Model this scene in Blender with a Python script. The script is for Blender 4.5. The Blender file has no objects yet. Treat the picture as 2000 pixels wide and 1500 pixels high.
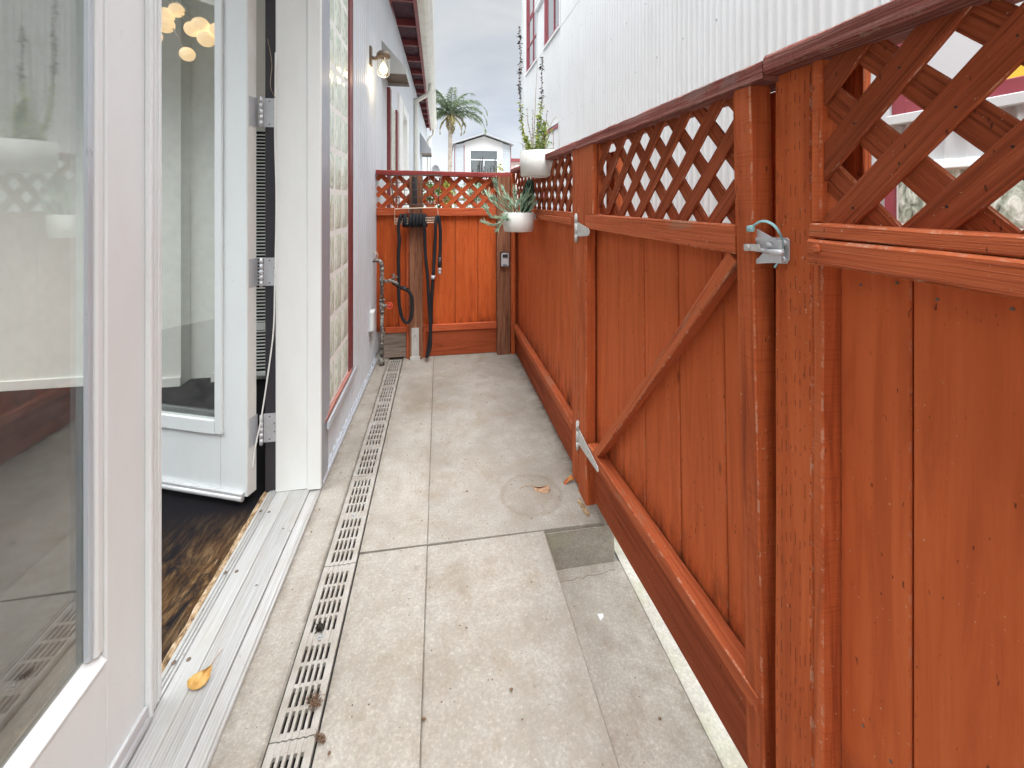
import bpy, math, random
from mathutils import Vector, Matrix, noise as mnoise
R = math.radians
rng = random.Random(7)
scn = bpy.context.scene

# ------------------------------------------------------------------ camera
F = 835.0; PSI = math.atan(143 / F); CS, SN = math.cos(PSI), math.sin(PSI); H = 1.3
cd = bpy.data.cameras.new('camera'); cam = bpy.data.objects.new('camera', cd)
scn.collection.objects.link(cam); scn.camera = cam
cd.sensor_width = 36; cd.lens = 36 * F / 2000; cd.shift_y = -(750 - 392) / 2000
cd.clip_start = 0.02; cd.clip_end = 3000
cam.location = (0, 0, H); cam.rotation_euler = (R(90), 0, -PSI)

# ------------------------------------------------------------------ world: overcast sky
w = bpy.data.worlds.new('World'); scn.world = w; w.use_nodes = True
nt = w.node_tree; N = nt.nodes; L = nt.links; N.clear()
out = N.new('ShaderNodeOutputWorld'); bg = N.new('ShaderNodeBackground'); L.new(bg.outputs[0], out.inputs[0])
sky = N.new('ShaderNodeTexSky'); sky.sky_type = 'NISHITA'; sky.sun_disc = False
SUN_EL, SUN_AZ = 58, 168
sky.sun_elevation = R(SUN_EL); sky.sun_rotation = R(SUN_AZ)
tc = N.new('ShaderNodeTexCoord'); sep = N.new('ShaderNodeSeparateXYZ'); L.new(tc.outputs['Generated'], sep.inputs[0])
# cloud deck: brightness rises towards the zenith as an overcast sky does
zr = N.new('ShaderNodeMapRange'); L.new(sep.outputs[2], zr.inputs[0])
zr.inputs[1].default_value = 0.44; zr.inputs[2].default_value = 0.85; zr.inputs[3].default_value = 3.35; zr.inputs[4].default_value = 47.5
zr.interpolation_type = 'SMOOTHSTEP'
mp = N.new('ShaderNodeMapping'); mp.inputs['Scale'].default_value = (1.0, 1.0, 2.6); mp.inputs['Location'].default_value = (0.35, 0.1, 0.2)
L.new(tc.outputs['Generated'], mp.inputs[0])
n1 = N.new('ShaderNodeTexNoise'); n1.inputs['Scale'].default_value = 2.3; n1.inputs['Detail'].default_value = 5; n1.inputs['Roughness'].default_value = .52
n1.inputs['Distortion'].default_value = .5
L.new(mp.outputs[0], n1.inputs['Vector'])
cr = N.new('ShaderNodeValToRGB'); L.new(n1.outputs[0], cr.inputs[0])
el = cr.color_ramp.elements; el[0].position = .33; el[0].color = (.68, .72, .80, 1); el[1].position = .66; el[1].color = (1.02, 1.03, 1.01, 1)
e = el.new(.47); e.color = (.84, .87, .91, 1)
z2 = N.new('ShaderNodeMapRange'); L.new(sep.outputs[2], z2.inputs[0]); z2.inputs[1].default_value = 0.0; z2.inputs[2].default_value = 0.30; z2.inputs[3].default_value = 1.45; z2.inputs[4].default_value = 0.90
zm = N.new('ShaderNodeMath'); zm.operation = 'MULTIPLY'; L.new(zr.outputs[0], zm.inputs[0]); L.new(z2.outputs[0], zm.inputs[1])
sc_ = N.new('ShaderNodeVectorMath'); sc_.operation = 'SCALE'; L.new(cr.outputs[0], sc_.inputs[0]); L.new(zm.outputs[0], sc_.inputs['Scale'])
mx = N.new('ShaderNodeMix'); mx.data_type = 'RGBA'; mx.inputs[0].default_value = .9
L.new(sky.outputs[0], mx.inputs[6]); L.new(sc_.outputs[0], mx.inputs[7]); L.new(mx.outputs[2], bg.inputs[0])
bg.inputs[1].default_value = 0.1
sd = bpy.data.lights.new('sun', 'SUN'); sd.energy = 1.05; sd.angle = R(30); sd.color = (1, .99, .965)
sun = bpy.data.objects.new('sun', sd); scn.collection.objects.link(sun)
az = R(SUN_AZ); ev = R(SUN_EL)
dirv = Vector((math.sin(az) * math.cos(ev), math.cos(az) * math.cos(ev), math.sin(ev)))
sun.rotation_euler = dirv.to_track_quat('Z', 'Y').to_euler()
scn.view_settings.view_transform = 'Standard'; scn.view_settings.look = 'None'
scn.view_settings.exposure = 1.3; scn.view_settings.gamma = 1
try: scn.view_settings.use_curve_mapping = False
except Exception: pass
scn.cycles.max_bounces = 10; scn.cycles.diffuse_bounces = 5; scn.cycles.transparent_max_bounces = 12
scn.cycles.glossy_bounces = 4; scn.cycles.use_denoising = True

# ------------------------------------------------------------------ measuring helpers (a pixel of the 2000 px photo -> a point on a known plane)
def ray(u, v):
    a = (u - 1000) / F
    return (a * CS + SN, CS - a * SN, (392 - v) / F)
def FX(u, v, X):
    d = ray(u, v); t = X / d[0]; return Vector((X, t * d[1], H + t * d[2]))
def FY(u, v, Y):
    d = ray(u, v); t = Y / d[1]; return Vector((t * d[0], Y, H + t * d[2]))
def FZ(u, v, z=0.0):
    d = ray(u, v); t = (z - H) / d[2]; return Vector((t * d[0], t * d[1], z))

# ------------------------------------------------------------------ mesh builder
class MB:
    def __init__(s): s.v = []; s.f = []; s.uv = []; s.sm = []; s.mi = []; s.ed = []; s.cur = 0
    def face(s, idx, uvs=None, smooth=False, ed=0.0):
        s.ed.append(ed); s.f.append(idx); s.uv.append(uvs or [(s.v[i][0] * .7 + s.v[i][1], s.v[i][2]) for i in idx]); s.sm.append(smooth); s.mi.append(s.cur)
    def beam(s, p0, p1, wd, th, up=(0, 0, 1), ch=.002, n=1, jit=0.0, t0=None, t1=None):
        """plank from p0 to p1; wd across (side axis), th along up; chamfered"""
        p0 = Vector(p0); p1 = Vector(p1); d = (p1 - p0); ln = d.length; d.normalize()
        up = Vector(up); side = d.cross(up).normalized(); up = side.cross(d).normalized()
        a, b = wd / 2, th / 2; c = min(ch, a * .4, b * .4)
        prof = [(-a + c, -b), (a - c, -b), (a, -b + c), (a, b - c), (a - c, b), (-a + c, b), (-a, b - c), (-a, -b + c)]
        per = [0]
        for i in range(8):
            q, r = prof[i], prof[(i + 1) % 8]; per.append(per[-1] + math.hypot(q[0] - r[0], q[1] - r[1]))
        ru, rv = rng.uniform(0, 50), rng.uniform(0, 50)
        base = len(s.v)
        for k in range(n + 1):
            t = k / n; o = p0.lerp(p1, t)
            for j, (x, y) in enumerate(prof):
                jx = rng.uniform(-jit, jit) if 0 < k < n or jit else 0; jy = rng.uniform(-jit, jit) if jit else 0
                q = o + side * (x + jx) + up * (y + jy)
                if jit and k in (0, n): q += d * rng.uniform(-jit, jit)
                s.v.append(q)
        for k in range(n):
            for j in range(8):
                a0 = base + k * 8 + j; a1 = base + k * 8 + (j + 1) % 8
                u0, u1 = ru + ln * k / n, ru + ln * (k + 1) / n
                s.face([a0, a1, a1 + 8, a0 + 8], [(u0, rv + per[j]), (u0, rv + per[j + 1]), (u1, rv + per[j + 1]), (u1, rv + per[j])], False, float(j % 2))
        i0 = [base + j for j in range(7, -1, -1)]; i1 = [base + n * 8 + j for j in range(8)]
        s.face(i0, [(ru + prof[7 - q][0] * .25, rv + prof[7 - q][1]) for q in range(8)])
        s.face(i1, [(ru + 9 + prof[q][0] * .25, rv + prof[q][1]) for q in range(8)])
    def box(s, x0, x1, y0, y1, z0, z1, g='z', ch=.0015, n=1, jit=0):
        cx, cy, cz = (x0 + x1) / 2, (y0 + y1) / 2, (z0 + z1) / 2
        if g == 'z': s.beam((cx, cy, z0), (cx, cy, z1), x1 - x0, y1 - y0, (0, 1, 0), ch, n, jit)
        elif g == 'y': s.beam((cx, y0, cz), (cx, y1, cz), x1 - x0, z1 - z0, (0, 0, 1), ch, n, jit)
        else: s.beam((x0, cy, cz), (x1, cy, cz), y1 - y0, z1 - z0, (0, 0, 1), ch, n, jit)
    def quad(s, a, b, c, d, smooth=False):
        i = len(s.v); s.v += [Vector(a), Vector(b), Vector(c), Vector(d)]
        l1 = (Vector(b) - Vector(a)).length; l2 = (Vector(d) - Vector(a)).length
        s.face([i, i + 1, i + 2, i + 3], [(0, 0), (l1, 0), (l1, l2), (0, l2)], smooth)
    def poly_prism(s, pts, off):
        """pts: closed 3-D outline; off: extrusion vector"""
        i = len(s.v); n = len(pts); off = Vector(off)
        s.v += [Vector(p) for p in pts] + [Vector(p) + off for p in pts]
        s.face(list(range(i + n - 1, i - 1, -1))); s.face(list(range(i + n, i + 2 * n)))
        for k in range(n):
            a, b = i + k, i + (k + 1) % n; s.face([a, b, b + n, a + n])
    def tube(s, pts, r, n=8, cap=True, smooth=True):
        pts = [Vector(p) for p in pts]; m = len(pts); base = len(s.v)
        rr = r if isinstance(r, (list, tuple)) else [r] * m
        t = (pts[1] - pts[0]).normalized(); ref = Vector((0, 0, 1)) if abs(t.z) < .9 else Vector((1, 0, 0))
        nx = t.cross(ref).normalized(); L_ = 0
        for k in range(m):
            if k == 0: t = pts[1] - pts[0]
            elif k == m - 1: t = pts[-1] - pts[-2]
            else: t = pts[k + 1] - pts[k - 1]
            t.normalize(); nx = (nx - t * nx.dot(t)).normalized(); ny = t.cross(nx)
            for j in range(n):
                a = 2 * math.pi * j / n; s.v.append(pts[k] + (nx * math.cos(a) + ny * math.sin(a)) * rr[k])
        for k in range(m - 1):
            dl = (pts[k + 1] - pts[k]).length
            for j in range(n):
                a = base + k * n + j; b = base + k * n + (j + 1) % n; v0 = j / n * 6.28 * rr[k]; v1 = (j + 1) / n * 6.28 * rr[k]
                s.face([a, b, b + n, a + n], [(L_, v0), (L_, v1), (L_ + dl, v1), (L_ + dl, v0)], smooth)
            L_ += dl
        if cap:
            s.face([base + j for j in range(n - 1, -1, -1)]); s.face([base + (m - 1) * n + j for j in range(n)])
    def lathe(s, prof, c, n=24, sx=1, sy=1, axis='z', smooth=True):
        base = len(s.v); c = Vector(c)
        for (r, h) in prof:
            for j in range(n):
                a = 2 * math.pi * j / n; x, y = r * math.cos(a) * sx, r * math.sin(a) * sy
                s.v.append(c + (Vector((x, y, h)) if axis == 'z' else Vector((h, x, y)) if axis == 'x' else Vector((x, h, y))))
        for k in range(len(prof) - 1):
            for j in range(n):
                a = base + k * n + j; b = base + k * n + (j + 1) % n
                s.face([a, b, b + n, a + n], None, smooth)
        s.face([base + j for j in range(n - 1, -1, -1)]); m = len(prof) - 1
        s.face([base + m * n + j for j in range(n)])
    def build(s, name, mat, parent=None, warp=None):
        me = bpy.data.meshes.new(name)
        vs = [Vector(p) for p in s.v]
        if warp: vs = [warp(p) for p in vs]
        me.from_pydata([tuple(p) for p in vs], [], s.f)
        uvl = me.uv_layers.new(name='UVMap'); k = 0
        flat = []
        for u in s.uv:
            for q in u: flat += [q[0], q[1]]
        uvl.data.foreach_set('uv', flat)
        me.polygons.foreach_set('use_smooth', s.sm)
        at_ = me.attributes.new('edge', 'FLOAT', 'FACE'); at_.data.foreach_set('value', s.ed)
        mats = mat if isinstance(mat, (list, tuple)) else [mat]
        for m in mats: me.materials.append(m)
        if len(mats) > 1: me.polygons.foreach_set('material_index', s.mi)
        me.update()
        o = bpy.data.objects.new(name, me); scn.collection.objects.link(o)
        if parent is not None:
            o.parent = parent; o.matrix_parent_inverse = Matrix.Translation(-Vector(WL[parent.name]))
            WL[o.name] = WL[parent.name] if False else (0, 0, 0)
        else: WL[o.name] = (0, 0, 0)
        return o
WL = {}
def tag(o, label=None, cat=None, group=None, kind=None):
    if label: o['label'] = label
    if cat: o['category'] = cat
    if group: o['group'] = group
    if kind: o['kind'] = kind
    return o
def thing(name, label, cat, loc=(0, 0, 0), group=None):
    o = bpy.data.objects.new(name, None); scn.collection.objects.link(o); o.location = loc; o.empty_display_size = .05
    WL[o.name] = tuple(loc); return tag(o, label, cat, group)
def struct(mb, name, mat, warp=None): return tag(mb.build(name, mat, None, warp), kind='structure')
def spline(pts, sub=6):
    pts = [Vector(p) for p in pts]; P = [pts[0]] + pts + [pts[-1]]; o = []
    for i in range(1, len(P) - 2):
        for k in range(sub):
            t = k / sub; a, b, c, d = P[i - 1], P[i], P[i + 1], P[i + 2]
            o.append(.5 * ((2 * b) + (c - a) * t + (2 * a - 5 * b + 4 * c - d) * t * t + (3 * b - a - 3 * c + d) * t ** 3))
    o.append(pts[-1]); return o

# ------------------------------------------------------------------ materials
class G:
    """small node-graph helper"""
    def __init__(s, name, rough=.6, spec=.4, metal=0):
        s.m = bpy.data.materials.new(name); s.m.use_nodes = True; s.t = s.m.node_tree; s.b = s.t.nodes['Principled BSDF']
        s.b.inputs['Roughness'].default_value = rough; s.b.inputs['Metallic'].default_value = metal
        s.b.inputs['Specular IOR Level'].default_value = spec
        s.uv = s.t.nodes.new('ShaderNodeTexCoord'); s.geo = s.t.nodes.new('ShaderNodeNewGeometry'); s.last = None
    def l(s, a, b): s.t.links.new(a, b)
    def src(s, k): return s.uv.outputs['UV'] if k == 'uv' else s.uv.outputs['Object'] if k == 'obj' else s.geo.outputs['Position']
    def map(s, k, sc, loc=(0, 0, 0)):
        n = s.t.nodes.new('ShaderNodeMapping'); n.inputs['Scale'].default_value = sc; n.inputs['Location'].default_value = loc
        s.l(s.src(k), n.inputs[0]); return n.outputs[0]
    def noise(s, vec, scale, det=4, rough=.55, dist=0):
        n = s.t.nodes.new('ShaderNodeTexNoise'); n.inputs['Scale'].default_value = scale; n.inputs['Detail'].default_value = det
        n.inputs['Roughness'].default_value = rough; n.inputs['Distortion'].default_value = dist; s.l(vec, n.inputs['Vector']); return n.outputs[0]
    def voro(s, vec, scale, feat='F1'):
        n = s.t.nodes.new('ShaderNodeTexVoronoi'); n.feature = feat; n.inputs['Scale'].default_value = scale; s.l(vec, n.inputs['Vector']); return n.outputs[0]
    def ramp(s, f, stops):
        n = s.t.nodes.new('ShaderNodeValToRGB'); s.l(f, n.inputs[0]); e = n.color_ramp.elements
        while len(e) < len(stops): e.new(.5)
        for k, (p, c) in enumerate(stops):
            e[k].position = p; e[k].color = (c, c, c, 1) if isinstance(c, (int, float)) else (*c, 1)
        return n.outputs[0]
    def mix(s, f, a, b, mode='MIX'):
        n = s.t.nodes.new('ShaderNodeMix'); n.data_type = 'RGBA'; n.blend_type = mode
        for v, i in ((f, 0), (a, 6), (b, 7)):
            if isinstance(v, (int, float)) and i == 0: n.inputs[0].default_value = v
            elif isinstance(v, tuple): n.inputs[i].default_value = (*v, 1)
            else: s.l(v, n.inputs[i])
        return n.outputs[2]
    def math(s, op, a, b=0, c=None):
        n = s.t.nodes.new('ShaderNodeMath'); n.operation = op
        for k, v in enumerate((a, b, c)):
            if v is None: continue
            if isinstance(v, (int, float)): n.inputs[k].default_value = v
            else: s.l(v, n.inputs[k])
        return n.outputs[0]
    def xyz(s, k='pos'):
        n = s.t.nodes.new('ShaderNodeSeparateXYZ'); s.l(s.src(k) if isinstance(k, str) else k, n.inputs[0]); return n.outputs
    def bump(s, h, st=.3, dist=.002):
        n = s.t.nodes.new('ShaderNodeBump'); n.inputs['Strength'].default_value = st; n.inputs['Distance'].default_value = dist
        s.l(h, n.inputs['Height'])
        if s.last: s.l(s.last, n.inputs['Normal'])
        s.last = n.outputs[0]; s.l(s.last, s.b.inputs['Normal'])
    def col(s, c):
        if isinstance(c, tuple): s.b.inputs['Base Color'].default_value = (*c, 1)
        else: s.l(c, s.b.inputs['Base Color'])
    def rough(s, r): s.l(r, s.b.inputs['Roughness'])

def wood(name, base, dark, light, grain=1.0, bump=.35, saw=0.0, chips=.02, rough=.55, slots=False, mould=None, blotch=.4, bare=None, bd=.0025, wear=.42):
    g = G(name, min(.85, rough + .12), .15)
    v1 = g.map('uv', (2.2, 55 * grain, 1)); big = g.map('uv', (.9, 5, 1)); fine = g.map('uv', (12, 260, 1))
    gr = g.noise(v1, 1.0, 6, .6, 1.2); bl = g.noise(big, 1.6, 4, .6, .4); fi = g.noise(fine, 1, 3, .6)
    c = g.ramp(gr, [(.28, dark), (.5, base), (.74, light)])
    c = g.mix(g.ramp(bl, [(.30, 1.0 * blotch), (.62, 0.0)]), c, dark)
    c = g.mix(g.ramp(fi, [(.55, 0.0), (.85, .35)]), c, dark)
    pos = g.map('pos', (1, 1, 1))
    kn = g.voro(g.map('uv', (2.6, 9, 1)), 1.0); c = g.mix(g.ramp(kn, [(.025, .7), (.06, 0.0)]), c, tuple(x * .45 for x in dark))
    stk = g.noise(g.map('uv', (.7, 26, 1), (8, 3, 0)), 1.0, 5, .6, .3); c = g.mix(g.ramp(stk, [(.58, 0.0), (.70, .35)]), c, tuple(x * .8 for x in dark)); c = g.mix(g.ramp(stk, [(.30, .30), (.42, 0.0)]), c, light)
    if bare:   # bare weathered patches where paint has worn away
        bn = g.noise(g.map('uv', (3, 14, 1), (3, 7, 0)), 1, 5, .65, .6)
        c = g.mix(g.ramp(bn, [(.58, 0.0), (.64, bare[1])]), c, g.mix(gr, bare[0], dark))
    if chips:
        cn = g.noise(pos, 170, 2, .5); cm = g.noise(pos, 9, 2, .5)
        th = g.math('MULTIPLY', g.ramp(cn, [(.745 - chips, 0.0), (.765 - chips, 1.0)]), g.ramp(cm, [(.45, 0.0), (.6, 1.0)]))
        c = g.mix(th, c, (.55, .38, .27))
        dn = g.noise(g.map('pos', (1, 1, .35), (5, 2, 1)), 120, 2, .5)
        c = g.mix(g.ramp(dn, [(.70, 0.0), (.74, .7)]), c, (.03, .014, .01))
    if mould:
        z = g.xyz()[2]; mn = g.noise(g.map('pos', (1, 1, .4)), 22, 5, .7)
        band = g.math('MULTIPLY', g.math('SUBTRACT', 1.0, g.math('MULTIPLY', g.math('SUBTRACT', z, mould[0]), 1 / mould[1]), ), 1.0)
        n_ = g.t.nodes.new('ShaderNodeClamp'); g.l(band, n_.inputs[0])
        m = g.math('MULTIPLY', n_.outputs[0], g.ramp(mn, [(.42, 0.0), (.62, 1.0)]))
        c = g.mix(g.math('MULTIPLY', m, .85), c, (.022, .014, .010))
    if wear:
        an = g.t.nodes.new('ShaderNodeAttribute'); an.attribute_name = 'edge'; wn_ = g.noise(g.map('pos', (1, 1, .6)), 38, 5, .75)
        c = g.mix(g.math('MULTIPLY', g.math('MULTIPLY', an.outputs['Fac'], g.ramp(wn_, [(.52, 0.0), (.60, 1.0)])), wear), c, (.62, .44, .32))
    h = g.ramp(gr, [(.25, 0.0), (.75, 1.0)])
    g.bump(h, bump, bd)
    g.bump(fi, .25, .0006)
    if saw:
        sv = g.noise(g.map('uv', (260, 4, 1)), 1, 3, .6, .3); g.bump(sv, saw, .0012)
        c = g.mix(g.math('MULTIPLY', g.ramp(sv, [(.3, 1.0), (.5, 0.0)]), .35 * min(1, saw * 2)), c, dark)
    if slots:
        x = g.xyz('uv'); vc = g.math('FLOOR', g.math('DIVIDE', x[1], .0105)); wn = g.t.nodes.new('ShaderNodeTexWhiteNoise'); wn.noise_dimensions = '1D'
        g.l(vc, wn.inputs['W']); uu = g.math('ADD', g.math('DIVIDE', x[0], .043), g.math('MULTIPLY', wn.outputs[0], 1.0))
        fu = g.math('FRACT', uu); fv = g.math('FRACT', g.math('DIVIDE', x[1], .0105)); w2 = g.t.nodes.new('ShaderNodeTexWhiteNoise'); w2.noise_dimensions = '2D'
        cb = g.t.nodes.new('ShaderNodeCombineXYZ'); g.l(g.math('FLOOR', uu), cb.inputs[0]); g.l(vc, cb.inputs[1]); g.l(cb.outputs[0], w2.inputs['Vector'])
        ok = g.math('MULTIPLY', g.math('LESS_THAN', fu, g.math('MULTIPLY', g.math('SUBTRACT', w2.outputs[0], .25), .85)), g.math('LESS_THAN', g.math('ABSOLUTE', g.math('SUBTRACT', fv, .5)), .085))
        c = g.mix(g.math('MULTIPLY', ok, .65), c, (.05, .016, .010)); inv = g.math('SUBTRACT', 1.0, ok); g.bump(inv, .6, .0015)
    g.col(c)
    rn = g.ramp(gr, [(.2, min(1, rough + .25)), (.8, rough + .04)]); g.rough(rn)
    return g.m
RED = (.45, .11, .04); RDK = (.25, .052, .019); RLT = (.58, .16, .062)
M = {}
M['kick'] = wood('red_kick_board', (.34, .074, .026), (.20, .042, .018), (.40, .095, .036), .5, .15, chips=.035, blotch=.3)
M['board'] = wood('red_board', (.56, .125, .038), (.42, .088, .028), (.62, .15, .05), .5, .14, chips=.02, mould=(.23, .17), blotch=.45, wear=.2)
M['rail'] = wood('red_rail', (.52, .12, .042), RDK, RLT, 2.6, .9, chips=.035, rough=.5, bare=((.42, .31, .2), .5))
M['stile'] = wood('red_stile', (.52, .115, .034), RDK, RLT, .7, .35, saw=.8, chips=.035, rough=.5)
M['post'] = wood('red_post', (.52, .116, .033), (.34, .068, .022), (.59, .15, .05), .5, .2, chips=.03, slots=True, rough=.5, blotch=.5)
M['cap'] = wood('weathered_cap', (.52, .165, .13), (.14, .042, .035), (.82, .48, .43), 4.0, 1.0, chips=.03, rough=.75, bare=((.52, .42, .38), .6), bd=.012, saw=.3)
M['capback'] = wood('maroon_cap', (.30, .055, .05), (.16, .03, .03), (.38, .10, .09), 1.0, .5, chips=.02, rough=.6)
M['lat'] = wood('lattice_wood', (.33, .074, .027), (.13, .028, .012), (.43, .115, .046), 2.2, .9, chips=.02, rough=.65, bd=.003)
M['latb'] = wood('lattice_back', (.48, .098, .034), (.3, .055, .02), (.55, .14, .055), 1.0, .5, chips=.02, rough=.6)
M['boardb'] = wood('orange_board', (.55, .108, .025), (.38, .066, .018), (.63, .14, .036), .5, .12, chips=.03, mould=(.24, .10), blotch=.4)
M['railb'] = wood('orange_rail', (.54, .115, .042), (.34, .065, .024), (.62, .17, .075), .9, .4, chips=.03, rough=.5)
M['old'] = wood('weathered_post', (.27, .115, .065), (.12, .05, .03), (.42, .22, .13), 1.1, .8, chips=.03, rough=.75, bare=((.40, .17, .09), .6))
M['ply'] = wood('bare_plywood', (.30, .235, .19), (.13, .10, .08), (.42, .35, .29), .5, .3, chips=.01, rough=.8)
M['sill'] = wood('pink_sill', (.42, .17, .14), (.26, .08, .06), (.55, .3, .26), .8, .3, chips=.04, rough=.7)

def plain(name, c, rough=.5, metal=0, spec=.4, dirt=0.0, dcol=(.25, .2, .15), dsc=6, bump=0, bsc=60, scratch=0):
    g = G(name, rough, spec, metal); cc = c
    p = g.map('pos', (1, 1, 1))
    if dirt:
        n = g.noise(g.map('pos', (1, 1, .35)), dsc, 6, .65); cc = g.mix(g.ramp(n, [(.45, 0.0), (.8, dirt)]), c, dcol)
        n2 = g.noise(p, 90, 2, .5); cc = g.mix(g.ramp(n2, [(.70, 0.0), (.76, dirt)]), cc, dcol)
    if scratch:
        n3 = g.noise(g.map('pos', (30, 30, 5)), 3, 3, .7, 1.5); cc = g.mix(g.ramp(n3, [(.71, 0.0), (.735, scratch)]), cc, dcol)
    if bump: g.bump(g.noise(p, bsc, 3, .6), bump, .001)
    g.col(cc); rn = g.noise(p, 12, 3, .5); g.rough(g.ramp(rn, [(.3, max(.02, rough - .08)), (.7, min(1, rough + .1))]))
    return g.m
M['white'] = plain('white_paint', (.83, .872, .875), .38, dirt=.10, dcol=(.45, .38, .3), scratch=.5, bump=.08, bsc=30)
M['whiteedge'] = plain('cream_paint', (.83, .84, .80), .45, dirt=.35, dcol=(.42, .3, .2), scratch=.6)
M['jamb'] = plain('jamb_paint', (.82, .84, .82), .4, dirt=.12, dcol=(.4, .34, .28), scratch=.4, bump=.06, bsc=20)
M['int'] = plain('interior_wall', (.84, .855, .82), .8)
M['intbase'] = plain('skirting', (.85, .85, .83), .5)
M['black'] = plain('black_paint', (.035, .033, .04), .5, dirt=.1)
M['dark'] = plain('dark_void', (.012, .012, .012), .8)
M['alu'] = plain('aluminium', (.66, .67, .68), .36, metal=.2, dirt=.25, dcol=(.35, .32, .3), dsc=14)
M['steel'] = plain('zinc_steel', (.62, .64, .67), .36, metal=.35, dirt=.3, dcol=(.3, .22, .15), dsc=30, bump=.1)
M['galv'] = plain('galvanised_hinge', (.58, .58, .56), .5, metal=.15, dirt=.5, dcol=(.3, .25, .2), dsc=40, bump=.2, bsc=120)
M['siding'] = plain('white_metal_siding', (.52, .525, .525), .42, dirt=.30, dcol=(.36, .35, .33), dsc=4)
M['sidingl'] = plain('grey_metal_siding', (.65, .70, .745), .38, dirt=.30, dcol=(.36, .35, .34), dsc=5)
M['flashd'] = plain('dark_flashing', (.38, .41, .46), .4, metal=.2, dirt=.2)
M['flash'] = plain('flashing', (.60, .66, .72), .35, metal=.3, dirt=.3, dcol=(.4, .36, .3), dsc=10)
M['hood'] = plain('dull_galvanised', (.40, .41, .41), .5, metal=.2, dirt=.4, dcol=(.25, .24, .22), dsc=10)
M['maroon'] = plain('maroon_trim', (.20, .042, .045), .5, dirt=.2, dcol=(.3, .14, .12), dsc=12)
M['redtrim'] = plain('red_window_trim', (.24, .045, .058), .42, dirt=.15, dcol=(.4, .2, .2))
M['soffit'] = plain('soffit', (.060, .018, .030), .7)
M['gutter'] = plain('cream_gutter', (.70, .69, .64), .45, dirt=.45, dcol=(.34, .31, .26), dsc=7)
M['pot'] = plain('planter_plastic', (.76, .75, .72), .5, bump=.02, dirt=.04)
M['soil'] = plain('soil', (.035, .022, .014), .95, bump=.8, bsc=90)
M['rubber'] = plain('hose_fabric', (.012, .012, .016), .75, dirt=.25, dcol=(.07, .065, .06), bump=.7, bsc=420)
M['creamwire'] = plain('cream_wire', (.80, .72, .58), .5, dirt=.3, dcol=(.4, .28, .16), dsc=30)
M['darkwire'] = plain('dark_wire', (.09, .075, .07), .6, dirt=.4, dcol=(.25, .12, .07), dsc=30)
M['bronze'] = plain('bronze_fitting', (.17, .13, .10), .5, metal=.3, dirt=.4, dcol=(.35, .22, .12), dsc=30)
M['lockgrey'] = plain('lockbox_grey', (.50, .50, .52), .4); M['lockblack'] = plain('lockbox_black', (.03, .03, .035), .4)
M['house'] = plain('house_siding', (.50, .50, .505), .6, dirt=.08); M['houseg'] = plain('house_panel', (.40, .43, .47), .6)
M['roofgrey'] = plain('roof_grey', (.34, .35, .37), .6); M['pinkwall'] = plain('pink_wall', (.60, .48, .45), .7)
M['terra'] = plain('terracotta', (.36, .12, .06), .8, dirt=.3)
M['yellow'] = plain('yellow_card', (.80, .52, .06), .4); M['ink'] = plain('dark_ink', (.25, .14, .03), .5)
M['zip'] = plain('teal_zip_tie', (.28, .55, .58), .35, dirt=.3, dcol=(.6, .65, .6), dsc=60)
M['redknob'] = plain('red_handwheel', (.75, .09, .05), .45, dirt=.3, dcol=(.5, .3, .25))

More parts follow.
